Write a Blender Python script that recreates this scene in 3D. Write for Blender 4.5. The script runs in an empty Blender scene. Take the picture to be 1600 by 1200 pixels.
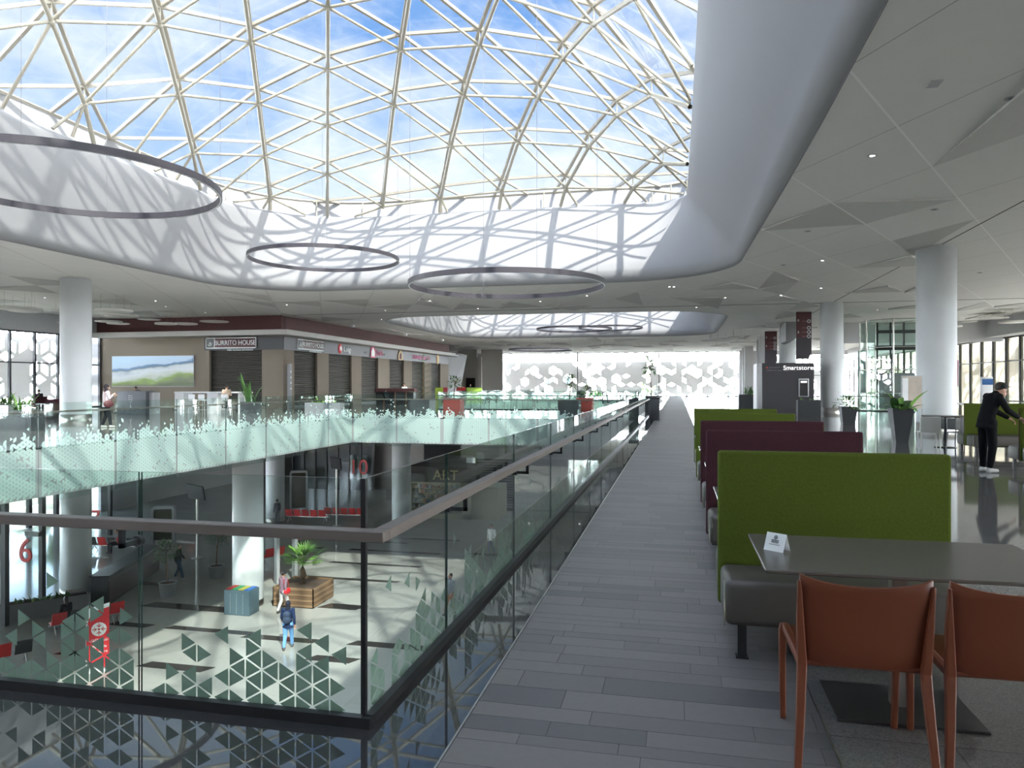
import bpy, bmesh, math, random
from mathutils import Vector, Matrix, geometry
PI = math.pi
SC = bpy.context.scene
COL = SC.collection
random.seed(7)
# ------------------------------------------------------------------ camera
YAW = math.radians(12.6); F = 1150.0; HZ = 602.0; EYE = 1.6
cd = bpy.data.cameras.new('camera'); cam = bpy.data.objects.new('camera', cd); COL.objects.link(cam)
cam.location = (0, 0, EYE); cam.rotation_euler = (PI/2, 0, YAW)
cd.sensor_width = 36; cd.lens = 36*F/1600; cd.shift_y = (HZ-600)/1600; cd.clip_end = 900; cd.clip_start = 0.05
SC.camera = cam
# ------------------------------------------------------------------ view, bounces
vs = SC.view_settings
vs.view_transform = 'Standard'; vs.look = 'None'; vs.gamma = 1; vs.use_curve_mapping = False
vs.exposure = 2.05
cy = SC.cycles
cy.max_bounces = 12; cy.diffuse_bounces = 9; cy.glossy_bounces = 5; cy.transmission_bounces = 6
cy.transparent_max_bounces = 40; cy.sample_clamp_indirect = 40.0; cy.caustics_reflective = False; cy.caustics_refractive = False
# ------------------------------------------------------------------ sky
SUN_DIR = Vector((-0.6, 0.78, -1.0)).normalized()
wd = bpy.data.worlds.new('sky'); SC.world = wd; wd.use_nodes = True
nt = wd.node_tree; N = nt.nodes; L = nt.links
for n in list(N): N.remove(n)
out = N.new('ShaderNodeOutputWorld'); bg = N.new('ShaderNodeBackground'); tc = N.new('ShaderNodeTexCoord')
sep = N.new('ShaderNodeSeparateXYZ'); L.new(tc.outputs['Generated'], sep.inputs[0])
rp = N.new('ShaderNodeValToRGB'); L.new(sep.outputs['Z'], rp.inputs[0])
e = rp.color_ramp.elements
e[0].position = 0.0; e[0].color = (0.80, 0.84, 0.88, 1); e[1].position = 0.75; e[1].color = (0.12, 0.26, 0.56, 1)
m = e.new(0.24); m.color = (0.36, 0.50, 0.72, 1)
m = e.new(0.40); m.color = (0.15, 0.31, 0.62, 1)
mp = N.new('ShaderNodeMapping'); L.new(tc.outputs['Generated'], mp.inputs[0]); mp.inputs['Scale'].default_value = (1.6, 1.6, 3.4)
mp.inputs['Location'].default_value = (0.35, 0.1, 0.0)
nz = N.new('ShaderNodeTexNoise'); L.new(mp.outputs[0], nz.inputs['Vector']); nz.inputs['Scale'].default_value = 1.7
nz.inputs['Detail'].default_value = 9; nz.inputs['Roughness'].default_value = 0.62
# more cloud towards the east (+X) and the horizon
ad = N.new('ShaderNodeMath'); ad.operation = 'MULTIPLY_ADD'; L.new(sep.outputs['X'], ad.inputs[0]); ad.inputs[1].default_value = 0.16
L.new(nz.outputs['Fac'], ad.inputs[2])
cr = N.new('ShaderNodeValToRGB'); L.new(ad.outputs[0], cr.inputs[0])
cr.color_ramp.elements[0].position = 0.33; cr.color_ramp.elements[0].color = (0, 0, 0, 1)
cr.color_ramp.elements[1].position = 0.58; cr.color_ramp.elements[1].color = (1, 1, 1, 1)
mx = N.new('ShaderNodeMixRGB'); L.new(cr.outputs[0], mx.inputs[0]); L.new(rp.outputs[0], mx.inputs[1]); mx.inputs[2].default_value = (0.74, 0.78, 0.82, 1)
L.new(mx.outputs[0], bg.inputs[0]); L.new(bg.outputs[0], out.inputs[0])
# radiance: bright haze along the horizon and a wide aureole around the sun
dt = N.new('ShaderNodeVectorMath'); dt.operation = 'DOT_PRODUCT'; L.new(tc.outputs['Generated'], dt.inputs[0]); dt.inputs[1].default_value = tuple(-SUN_DIR)
au = N.new('ShaderNodeMapRange'); L.new(dt.outputs['Value'], au.inputs[0]); au.inputs[1].default_value = 0.35; au.inputs[2].default_value = 1.0; au.inputs[3].default_value = 0.0; au.inputs[4].default_value = 2.6
au.interpolation_type = 'SMOOTHSTEP'
ho = N.new('ShaderNodeMapRange'); L.new(sep.outputs['Z'], ho.inputs[0]); ho.inputs[1].default_value = 0.0; ho.inputs[2].default_value = 0.23; ho.inputs[3].default_value = 22.0; ho.inputs[4].default_value = 0.88
sm = N.new('ShaderNodeMath'); sm.operation = 'ADD'; L.new(au.outputs[0], sm.inputs[0]); L.new(ho.outputs[0], sm.inputs[1]); L.new(sm.outputs[0], bg.inputs[1])
# ------------------------------------------------------------------ sun
sl = bpy.data.lights.new('sun', 'SUN'); sl.energy = 4.3; sl.angle = math.radians(0.9); sl.color = (1.0, 0.97, 0.90)
so = bpy.data.objects.new('sun', sl); COL.objects.link(so); so.rotation_euler = SUN_DIR.to_track_quat('-Z', 'Y').to_euler()
so.location = (20, -30, 40)

# ================================================================== helpers
def W(px, py, z=0.0):
    """point of the horizontal plane z that the photograph shows at px, py"""
    d = (EYE-z)*F/(py-HZ); r = (px-800)/F
    return Vector((d*(-math.sin(YAW)+r*math.cos(YAW)), d*(math.cos(YAW)+r*math.sin(YAW)), z))
def tanx(px): return math.tan(math.atan((px-800)/F)-YAW)      # X/Y of a photo column
def XatY(px, Y): return Y*tanx(px)
def YatX(px, X): return X/tanx(px)
def zat(px, py, X, Y):
    d = -math.sin(YAW)*X*1.0; d = X*(-math.sin(YAW)) + Y*math.cos(YAW)
    return EYE+(HZ-py)*d/F

MATS = {}
def mat(name, col, rough=0.6, metal=0.0, var=0.06, scale=8.0, bump=0.0, emit=0.0, spec=0.5, coat=0.0, sheen=0.0):
    if name in MATS: return MATS[name]
    m = bpy.data.materials.new(name); m.use_nodes = True; t = m.node_tree; b = t.nodes['Principled BSDF']
    b.inputs['Roughness'].default_value = rough; b.inputs['Metallic'].default_value = metal
    b.inputs['Specular IOR Level'].default_value = spec; b.inputs['Coat Weight'].default_value = coat
    if sheen: b.inputs['Sheen Weight'].default_value = sheen
    c = (*col[:3], 1)
    tcn = t.nodes.new('ShaderNodeTexCoord'); n = t.nodes.new('ShaderNodeTexNoise'); n.inputs['Scale'].default_value = scale
    n.inputs['Detail'].default_value = 4; t.links.new(tcn.outputs['Object'], n.inputs['Vector'])
    x = t.nodes.new('ShaderNodeMixRGB'); t.links.new(n.outputs['Fac'], x.inputs[0])
    x.inputs[1].default_value = tuple(v*(1-var) for v in c[:3])+(1,); x.inputs[2].default_value = tuple(min(1, v*(1+var)) for v in c[:3])+(1,)
    t.links.new(x.outputs[0], b.inputs['Base Color'])
    if bump:
        bp = t.nodes.new('ShaderNodeBump'); bp.inputs['Strength'].default_value = bump; bp.inputs['Distance'].default_value = 0.01
        t.links.new(n.outputs['Fac'], bp.inputs['Height']); t.links.new(bp.outputs[0], b.inputs['Normal'])
    if emit:
        b.inputs['Emission Color'].default_value = c; b.inputs['Emission Strength'].default_value = emit
    MATS[name] = m; return m
def glass_mat(name, tint, ior=1.45):
    if name in MATS: return MATS[name]
    m = bpy.data.materials.new(name); m.use_nodes = True; t = m.node_tree
    for n in list(t.nodes): t.nodes.remove(n)
    o = t.nodes.new('ShaderNodeOutputMaterial'); tr = t.nodes.new('ShaderNodeBsdfTransparent'); g = t.nodes.new('ShaderNodeBsdfGlossy')
    g.inputs['Roughness'].default_value = 0.01; lw = t.nodes.new('ShaderNodeLayerWeight'); lw.inputs['Blend'].default_value = 0.5
    pw = t.nodes.new('ShaderNodeMath'); pw.operation = 'POWER'; t.links.new(lw.outputs['Facing'], pw.inputs[0]); pw.inputs[1].default_value = 4.6
    fr = t.nodes.new('ShaderNodeMath'); fr.operation = 'MULTIPLY_ADD'; t.links.new(pw.outputs[0], fr.inputs[0]); fr.inputs[1].default_value = 0.95; fr.inputs[2].default_value = 0.045
    mi = t.nodes.new('ShaderNodeMixShader'); tr.inputs[0].default_value = (*tint, 1)
    # very slight dust: keeps the pane procedural
    nz = t.nodes.new('ShaderNodeTexNoise'); nz.inputs['Scale'].default_value = 3
    x = t.nodes.new('ShaderNodeMixRGB'); t.links.new(nz.outputs['Fac'], x.inputs[0])
    x.inputs[1].default_value = (*tint, 1); x.inputs[2].default_value = tuple(v*0.985 for v in tint)+(1,)
    t.links.new(x.outputs[0], tr.inputs[0])
    t.links.new(fr.outputs[0], mi.inputs[0]); t.links.new(tr.outputs[0], mi.inputs[1]); t.links.new(g.outputs[0], mi.inputs[2])
    t.links.new(mi.outputs[0], o.inputs[0]); MATS[name] = m; return m
def frit_mat():
    m = bpy.data.materials.new('frit'); m.use_nodes = True; t = m.node_tree
    for n in list(t.nodes): t.nodes.remove(n)
    o = t.nodes.new('ShaderNodeOutputMaterial'); d = t.nodes.new('ShaderNodeBsdfDiffuse'); d.inputs[0].default_value = (0.50, 0.67, 0.61, 1)
    tl = t.nodes.new('ShaderNodeBsdfTranslucent'); tl.inputs[0].default_value = (0.30, 0.42, 0.37, 1)
    mi = t.nodes.new('ShaderNodeMixShader'); mi.inputs[0].default_value = 0.3
    t.links.new(d.outputs[0], mi.inputs[1]); t.links.new(tl.outputs[0], mi.inputs[2]); t.links.new(mi.outputs[0], o.inputs[0]); return m

class MB:
    def __init__(s): s.v = []; s.f = []; s.m = []; s.sm = []
    def add(s, vs_, fs, mi=0, sm=False):
        k = len(s.v); s.v += [tuple(v) for v in vs_]
        for f in fs: s.f.append(tuple(i+k for i in f)); s.m.append(mi); s.sm.append(sm)
        return s
    def box(s, x0, x1, y0, y1, z0, z1, mi=0, M=None):
        v = [Vector(p) for p in ((x0,y0,z0),(x1,y0,z0),(x1,y1,z0),(x0,y1,z0),(x0,y0,z1),(x1,y0,z1),(x1,y1,z1),(x0,y1,z1))]
        if M: v = [M @ p for p in v]
        return s.add(v, [(0,3,2,1),(4,5,6,7),(0,1,5,4),(1,2,6,5),(2,3,7,6),(3,0,4,7)], mi)
    def bbox(s, x0, x1, y0, y1, z0, z1, r=0.02, mi=0, M=None, n=3):
        """box with rounded vertical and horizontal edges"""
        bm = bmesh.new(); bmesh.ops.create_cube(bm, size=1)
        for v in bm.verts: v.co = Vector((x0+(v.co.x+.5)*(x1-x0), y0+(v.co.y+.5)*(y1-y0), z0+(v.co.z+.5)*(z1-z0)))
        bmesh.ops.bevel(bm, geom=bm.edges[:], offset=r, segments=n, profile=0.5, affect='EDGES')
        bm.verts.index_update(); vv = [(M @ v.co) if M else v.co.copy() for v in bm.verts]
        s.add(vv, [[v.index for v in f.verts] for f in bm.faces], mi, n > 1); bm.free(); return s
    def cyl(s, p0, p1, r0, r1=None, n=12, mi=0, caps=True, sm=True):
        r1 = r0 if r1 is None else r1; p0 = Vector(p0); p1 = Vector(p1); a = (p1-p0)
        if a.length < 1e-6: return s
        q = a.to_track_quat('Z', 'Y'); X = q @ Vector((1,0,0)); Y = q @ Vector((0,1,0)); v = []
        for p, r in ((p0, r0), (p1, r1)):
            for i in range(n): t = 2*PI*i/n; v.append(p+X*r*math.cos(t)+Y*r*math.sin(t))
        s.add(v, [(i, (i+1)%n, n+(i+1)%n, n+i) for i in range(n)], mi, sm)
        if caps: s.add(v, [tuple(range(n))[::-1], tuple(range(n, 2*n))], mi, False)
        return s
    def tube(s, pts, r, n=8, mi=0, closed=False):
        pts = [Vector(p) for p in pts]; v = []; K = len(pts); rr = r if isinstance(r, (list, tuple)) else [r]*K
        for k, p in enumerate(pts):
            a = (pts[(k+1)%K]-pts[k-1]) if (closed or 0 < k < K-1) else (pts[1]-pts[0] if k == 0 else pts[-1]-pts[-2])
            q = a.to_track_quat('Z', 'Y')
            for i in range(n): t = 2*PI*i/n; v.append(p+q @ Vector((rr[k]*math.cos(t), rr[k]*math.sin(t), 0)))
        fs = []
        for k in range(K if closed else K-1):
            for i in range(n): b = ((k+1)%K)*n; fs.append((k*n+i, k*n+(i+1)%n, b+(i+1)%n, b+i))
        if not closed: fs += [tuple(range(n))[::-1], tuple(range((K-1)*n, K*n))]
        return s.add(v, fs, mi, True)
    def lathe(s, prof, n=24, mi=0, c=(0,0,0)):
        v = []; K = len(prof)
        for r, z in prof:
            for i in range(n): t = 2*PI*i/n; v.append((c[0]+r*math.cos(t), c[1]+r*math.sin(t), c[2]+z))
        fs = [(k*n+i, k*n+(i+1)%n, (k+1)*n+(i+1)%n, (k+1)*n+i) for k in range(K-1) for i in range(n)]
        return s.add(v, fs, mi, True)
    def prism(s, poly, h0, h1, f=lambda x, y, h: (x, y, h), mi=0):
        n = len(poly); v = [f(x, y, h0) for x, y in poly]+[f(x, y, h1) for x, y in poly]
        return s.add(v, [tuple(range(n))[::-1], tuple(range(n, 2*n))]+[(i, (i+1)%n, n+(i+1)%n, n+i) for i in range(n)], mi)
    def ball(s, c, r, n=12, mi=0, sc=(1,1,1)):
        v = []; m_ = n//2
        for j in range(m_+1):
            a = PI*j/m_
            for i in range(n): t = 2*PI*i/n; v.append((c[0]+r*sc[0]*math.sin(a)*math.cos(t), c[1]+r*sc[1]*math.sin(a)*math.sin(t), c[2]+r*sc[2]*math.cos(a)))
        return s.add(v, [(j*n+i, j*n+(i+1)%n, (j+1)*n+(i+1)%n, (j+1)*n+i)[::-1] for j in range(m_) for i in range(n)], mi, True)
    def build(s, name, mats, parent=None, loc=None, rz=0):
        me = bpy.data.meshes.new(name); me.from_pydata(s.v, [], s.f)
        for m_ in (mats if isinstance(mats, (list, tuple)) else [mats]): me.materials.append(m_)
        me.polygons.foreach_set('material_index', s.m); me.polygons.foreach_set('use_smooth', s.sm); me.update()
        o = bpy.data.objects.new(name, me); COL.objects.link(o)
        if parent: o.parent = parent
        if loc: o.location = loc
        o.rotation_euler = (0, 0, rz); return o
def tag(o, label, cat, group=None, kind=None):
    o['label'] = label; o['category'] = cat
    if group: o['group'] = group
    if kind: o['kind'] = kind
    return o
def thing(name, label, cat, loc=(0,0,0), rz=0, group=None, kind=None):
    o = bpy.data.objects.new(name, None); COL.objects.link(o); o.location = loc; o.rotation_euler = (0, 0, rz)
    o.empty_display_size = 0.2
    if label: tag(o, label, cat, group, kind)
    elif kind: o['kind'] = kind
    return o
def struct(o, kind='structure'): o['kind'] = kind; return o
def dup(root, loc, rz=None, label=None, group=None):
    def cp(o, par):
        c = o.copy(); COL.objects.link(c); c.parent = par
        for k in KIDS.get(o.name, [x for x in bpy.data.objects if x.parent == o]): cp(k, c)
        return c
    kids = [x for x in bpy.data.objects if x.parent == root]
    KIDS[root.name] = kids
    c = cp(root, None); c.location = loc
    if rz is not None: c.rotation_euler = (0, 0, rz)
    if label: c['label'] = label
    if group: c['group'] = group
    return c
KIDS = {}
def text(s_, size, m_, parent, loc, rot=(PI/2, 0, 0), ext=0.01, name='lettering', align='CENTER', sx=1.0):
    cu = bpy.data.curves.new(name, 'FONT'); cu.body = s_; cu.size = size; cu.extrude = ext; cu.align_x = align; cu.align_y = 'CENTER'
    cu.materials.append(m_); tmp = bpy.data.objects.new(name, cu); COL.objects.link(tmp); bpy.context.view_layer.update()
    me = bpy.data.meshes.new_from_object(tmp.evaluated_get(bpy.context.evaluated_depsgraph_get())); bpy.data.objects.remove(tmp); bpy.data.curves.remove(cu)
    o = bpy.data.objects.new(name, me); COL.objects.link(o); o.parent = parent; o.location = loc; o.rotation_euler = rot
    o.scale = (sx, 1, 1); return o

# ================================================================== materials
M_white = mat('white_plaster', (0.335, 0.335, 0.34), 0.7, var=0.02, scale=1.5)
M_col = mat('column_paint', (0.64, 0.66, 0.67), 0.45, var=0.03, scale=2)
M_steel = mat('brushed_steel', (0.45, 0.43, 0.40), 0.35, 1.0, scale=30)
M_rail = mat('bronze_rail', (0.15, 0.125, 0.11), 0.5, 0.25, scale=20)
M_black = mat('black_metal', (0.012, 0.012, 0.013), 0.4)
M_dark = mat('charcoal', (0.035, 0.037, 0.042), 0.5)
M_grey = mat('mid_grey', (0.22, 0.22, 0.23), 0.6)
M_lgrey = mat('light_grey', (0.5, 0.5, 0.51), 0.5)
M_sand = mat('sandstone', (0.20, 0.165, 0.125), 0.8, var=0.12, scale=12, bump=0.2)
M_maroon = mat('maroon_wall', (0.12, 0.045, 0.045), 0.7)
M_tube = mat('cream_paint', (0.37, 0.34, 0.27), 0.45, var=0.02)
M_bar = mat('glazing_bar', (0.38, 0.35, 0.29), 0.5, var=0.02)
M_railglass = glass_mat('balustrade_glass', (0.90, 0.955, 0.935))
M_roofglass = glass_mat('roof_glass', (0.42, 0.425, 0.43))
M_clear = glass_mat('clear_glass', (0.96, 0.98, 0.975))
M_frit = frit_mat()
M_green = mat('green_fabric', (0.078, 0.104, 0.016), 0.9, var=0.18, scale=60, bump=0.3, spec=0.1)
M_mar = mat('maroon_fabric', (0.056, 0.022, 0.027), 0.9, var=0.18, scale=60, bump=0.3, spec=0.1)
M_taupe = mat('taupe_vinyl', (0.085, 0.074, 0.063), 0.42, var=0.06)
M_orange = mat('orange_plastic', (0.14, 0.034, 0.012), 0.42, var=0.05)
M_red = mat('red_plastic', (0.62, 0.03, 0.03), 0.45)
M_redbox = mat('red_box', (0.45, 0.05, 0.035), 0.55)
M_leaf = mat('leaf_green', (0.05, 0.13, 0.03), 0.5, var=0.35, scale=5)
M_leafl = mat('leaf_light', (0.17, 0.34, 0.06), 0.5, var=0.35, scale=5)
M_bark = mat('bark', (0.16, 0.10, 0.06), 0.9, var=0.3, scale=20, bump=0.5)
M_soil = mat('soil', (0.10, 0.065, 0.045), 0.95, var=0.4, scale=30, bump=0.5)
M_signw = mat('sign_white', (0.85, 0.85, 0.85), 0.5)
M_skin = mat('skin', (0.48, 0.27, 0.19), 0.55, var=0.04)
M_hair = mat('dark_hair', (0.018, 0.012, 0.010), 0.5)

def lines_mat(name, base, kind):
    """ceiling: panel joints in two directions every L metres, dark movement joints on the column lines"""
    m = bpy.data.materials.new(name); m.use_nodes = True; t = m.node_tree; b = t.nodes['Principled BSDF']; b.inputs['Roughness'].default_value = 0.75
    tcn = t.nodes.new('ShaderNodeTexCoord'); sp = t.nodes.new('ShaderNodeSeparateXYZ'); t.links.new(tcn.outputs['Object'], sp.inputs[0])
    def mth(op, a, b_=None, c=None):
        n = t.nodes.new('ShaderNodeMath'); n.operation = op
        for i, v in enumerate((a, b_, c)):
            if v is None: continue
            if isinstance(v, (int, float)): n.inputs[i].default_value = v
            else: t.links.new(v, n.inputs[i])
        return n.outputs[0]
    X, Y = sp.outputs['X'], sp.outputs['Y']
    def fam(az, w):
        nx, ny = math.cos(az), -math.sin(az)
        d = mth('ADD', mth('MULTIPLY', mth('SUBTRACT', X, 2.57), nx), mth('MULTIPLY', mth('SUBTRACT', Y, 12.2), ny))
        u = mth('DIVIDE', d, GP); f_ = mth('ABSOLUTE', mth('SUBTRACT', mth('FRACT', mth('ADD', u, 0.5)), 0.5))
        return mth('LESS_THAN', f_, w/GP)
    a1 = fam(GA, 0.022); a2 = fam(-GA, 0.010)
    e1 = mth('LESS_THAN', mth('ABSOLUTE', mth('SUBTRACT', X, 9.0)), 0.03); e2 = mth('LESS_THAN', mth('ABSOLUTE', mth('SUBTRACT', Y, 46.8)), 0.12)
    nzz = t.nodes.new('ShaderNodeTexNoise'); nzz.inputs['Scale'].default_value = 2; t.links.new(tcn.outputs['Object'], nzz.inputs['Vector'])
    c0 = t.nodes.new('ShaderNodeMixRGB'); t.links.new(nzz.outputs['Fac'], c0.inputs[0]); c0.inputs[1].default_value = tuple(v*.96 for v in base)+(1,); c0.inputs[2].default_value = (*base, 1)
    def mixc(prev, fac, col):
        x = t.nodes.new('ShaderNodeMixRGB'); t.links.new(fac, x.inputs[0]); t.links.new(prev, x.inputs[1]); x.inputs[2].default_value = (*col, 1); return x.outputs[0]
    c = mixc(c0.outputs[0], a2, (0.45, 0.44, 0.42)); c = mixc(c, a1, (1.0, 1.0, 0.96)); c = mixc(c, e1, (0.09, 0.09, 0.09)); c = mixc(c, e2, (0.12, 0.12, 0.12))
    t.links.new(c, b.inputs['Base Color']); return m
GA = math.radians(26.8); GP = 2*5.98/2*math.sin(GA)        # spacing between joints of one family
M_ceil = lines_mat('ceiling_panels', (0.86, 0.85, 0.81), 0)
M_ceilp = mat('perforated_panel', (0.60, 0.59, 0.56), 0.85, var=0.1, scale=40)
def terrazzo(name, c1, c2, rough, tile=0.0):
    m = bpy.data.materials.new(name); m.use_nodes = True; t = m.node_tree; b = t.nodes['Principled BSDF']
    b.inputs['Roughness'].default_value = rough; b.inputs['Specular IOR Level'].default_value = 0.6
    tcn = t.nodes.new('ShaderNodeTexCoord'); v = t.nodes.new('ShaderNodeTexVoronoi'); v.inputs['Scale'].default_value = 140
    t.links.new(tcn.outputs['Object'], v.inputs['Vector']); x = t.nodes.new('ShaderNodeMixRGB')
    s_ = t.nodes.new('ShaderNodeSeparateColor'); t.links.new(v.outputs['Color'], s_.inputs[0]); t.links.new(s_.outputs[0], x.inputs[0])
    x.inputs[1].default_value = (*c1, 1); x.inputs[2].default_value = (*c2, 1)
    if tile:
        br = t.nodes.new('ShaderNodeTexBrick'); br.offset = 0; br.inputs['Scale'].default_value = 1; br.inputs['Brick Width'].default_value = tile; br.inputs['Row Height'].default_value = tile
        br.inputs['Mortar Size'].default_value = 0.004; br.inputs['Color1'].default_value = (1,1,1,1); br.inputs['Color2'].default_value = (0.93,0.93,0.93,1); br.inputs['Mortar'].default_value = (0.6,0.6,0.6,1)
        t.links.new(tcn.outputs['Object'], br.inputs['Vector']); y = t.nodes.new('ShaderNodeMixRGB'); y.blend_type = 'MULTIPLY'; y.inputs[0].default_value = 1
        t.links.new(x.outputs[0], y.inputs[1]); t.links.new(br.outputs['Color'], y.inputs[2]); t.links.new(y.outputs[0], b.inputs['Base Color'])
    else: t.links.new(x.outputs[0], b.inputs['Base Color'])
    return m
M_terr = terrazzo('terrazzo_grey', (0.17, 0.165, 0.157), (0.27, 0.262, 0.248), 0.06, 1.2)
M_terr.node_tree.nodes['Principled BSDF'].inputs['IOR'].default_value = 1.7
M_low = terrazzo('terrazzo_light', (0.37, 0.365, 0.335), (0.50, 0.49, 0.455), 0.10, 1.2)
M_gran = terrazzo('dark_granite', (0.030, 0.031, 0.033), (0.06, 0.06, 0.062), 0.02)
M_gran.node_tree.nodes['Principled BSDF'].inputs['IOR'].default_value = 1.75
M_slab = mat('slab_edge', (0.35, 0.35, 0.35), 0.8)
M_soff = mat('soffit_low', (0.45, 0.45, 0.45), 0.8)

# ================================================================== the two levels
LZ = -7.9; CH = 6.5
V1 = (-15.5, -1.42, 3.24, 33.5); V2 = (-15.5, -1.42, 46.8, 80.0)
EX = (-42.0, 24.0, -12.0, 110.0)
b = MB()
WX0, WX1 = -0.99, 0.68
for x0, x1, y0, y1 in ((EX[0], V1[0], EX[2], EX[3]), (WX1, EX[1], EX[2], EX[3]), (V1[0], V1[1], EX[2], V1[2]), (V1[0], V1[1], V1[3], V2[2]), (V1[0], V1[1], V2[3], EX[3])):
    b.box(x0, x1, y0, y1, -1.2, 0)
    b.m[-6:] = [1, 2 if (x0 == V1[0] and y0 == EX[2]) else 0, 1, 1, 1, 1]
b.box(V1[1], WX0, EX[2], EX[3], -1.2, 0); b.m[-6:] = [1, 2, 1, 1, 1, 1]
struct(b.build('floor', [M_terr, M_slab, M_gran]))
# tiled walkway: rows of basalt planks of uneven width and length
greys = [mat('basalt_a', (0.165, 0.157, 0.154), 0.55, var=0.08, scale=25), mat('basalt_b', (0.142, 0.136, 0.134), 0.55, var=0.08, scale=25), mat('basalt_c', (0.100, 0.098, 0.101), 0.5, var=0.08, scale=25), mat('grout', (0.07, 0.07, 0.07), 0.9)]
b = MB(); b.box(WX0, WX1, -3, EX[3], -1.2, -0.004, 3)
y = -3.0; rr = random.Random(3)
while y < 50:
    w = rr.choice((0.10, 0.15, 0.15, 0.22)); x = WX0+0.012-rr.random()*0.5
    while x < WX1:
        ln = rr.choice((0.45, 0.6, 0.75, 0.9)); a0 = max(x, WX0+0.012); a1 = min(x+ln-0.003, WX1)
        if a1-a0 > 0.02: b.box(a0, a1, y, y+w-0.003, -0.01, 0.0, rr.choice((0, 0, 0, 1, 1, 1, 0, 1, 2)))
        x += ln
    y += w
while y < EX[3]:
    b.box(WX0+0.012, WX1, y, y+2.95, -0.01, 0.0, rr.choice((0, 1))); y += 3
b.box(WX0, WX0+0.01, -3, EX[3], -0.01, 0.003, 4); b.box(WX1-0.008, WX1, -3, EX[3], -0.01, 0.002, 4)
struct(b.build('floor_walkway', greys+[M_steel]))
b = MB(); b.box(EX[0], EX[1], EX[2], EX[3], LZ-0.4, LZ)
struct(b.build('floor_lower', M_low))
# dark inlaid strips of the lower floor
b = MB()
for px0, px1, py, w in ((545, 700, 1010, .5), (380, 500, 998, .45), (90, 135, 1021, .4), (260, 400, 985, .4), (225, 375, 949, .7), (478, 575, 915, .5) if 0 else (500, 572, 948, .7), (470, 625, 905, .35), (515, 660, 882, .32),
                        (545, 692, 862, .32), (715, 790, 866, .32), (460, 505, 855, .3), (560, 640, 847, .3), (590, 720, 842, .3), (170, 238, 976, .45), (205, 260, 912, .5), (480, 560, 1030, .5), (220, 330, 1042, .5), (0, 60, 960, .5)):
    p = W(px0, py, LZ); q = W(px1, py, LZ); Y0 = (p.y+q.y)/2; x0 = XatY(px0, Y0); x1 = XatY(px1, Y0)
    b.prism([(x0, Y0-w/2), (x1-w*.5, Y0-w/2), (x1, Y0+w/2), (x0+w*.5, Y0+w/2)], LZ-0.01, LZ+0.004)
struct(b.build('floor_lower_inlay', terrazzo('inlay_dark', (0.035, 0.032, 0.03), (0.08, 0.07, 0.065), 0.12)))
# ground outside
b = MB(); b.box(-400, 400, -200, 600, LZ-1.0, LZ-0.42)
struct(b.build('ground_outside', mat('paving_outside', (0.80, 0.77, 0.72), 0.9, var=0.2, scale=0.5)))

# ------------------------------------------------------------------ ceiling, wells, skylights
def rrect(x0, x1, y0, y1, rs, n=12):
    """rounded rectangle, rs = radii at (x1,y1),(x0,y1),(x0,y0),(x1,y0); subdivided sides"""
    P = []
    cs = ((x1, y1, 0), (x0, y1, 1), (x0, y0, 2), (x1, y0, 3)); sg = ((-1, -1), (1, -1), (1, 1), (-1, 1))
    arcs = []
    for (cx, cy_, k), (sx, sy), r in zip(cs, sg, rs):
        ox, oy = cx+sx*r, cy_+sy*r
        arcs.append([(ox+r*math.cos(PI/2*k+PI/2*i/n), oy+r*math.sin(PI/2*k+PI/2*i/n)) for i in range(n+1)])
    for i in range(4):
        P += arcs[i]; a = arcs[i][-1]; c = arcs[(i+1)%4][0]
        P += [(a[0]+(c[0]-a[0])*t/8, a[1]+(c[1]-a[1])*t/8) for t in range(1, 8)]
    return P
def inside(x, y, P):
    c = False; n = len(P)
    for i in range(n):
        x0, y0 = P[i]; x1, y1 = P[i-1]
        if (y0 > y) != (y1 > y) and x < (x1-x0)*(y-y0)/(y1-y0)+x0: c = not c
    return c
WELL = [dict(bot=rrect(-21.8, 2.22, -6, 34.8, (5.0, 4.5, 5, 5)), top=rrect(-21.2, 0.43, -5, 36.3, (1.6, 5.5, 3, 3)), tp=(-21.2, 0.43, -5, 36.3), tr=(1.6, 5.5, 3, 3), zt=10.55, H=6.1, foot=(-18.25, 36.3)),
        dict(bot=rrect(-21.8, 3.2, 50, 74.5, (4, 4.5, 5, 5)), top=rrect(-21.2, 1.2, 50, 76, (1.6, 5, 3, 3)), tp=(-21.2, 1.2, 50, 76), tr=(1.6, 5, 3, 3), zt=10.55, H=4.0, foot=(-18.25, 76))]
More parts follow.
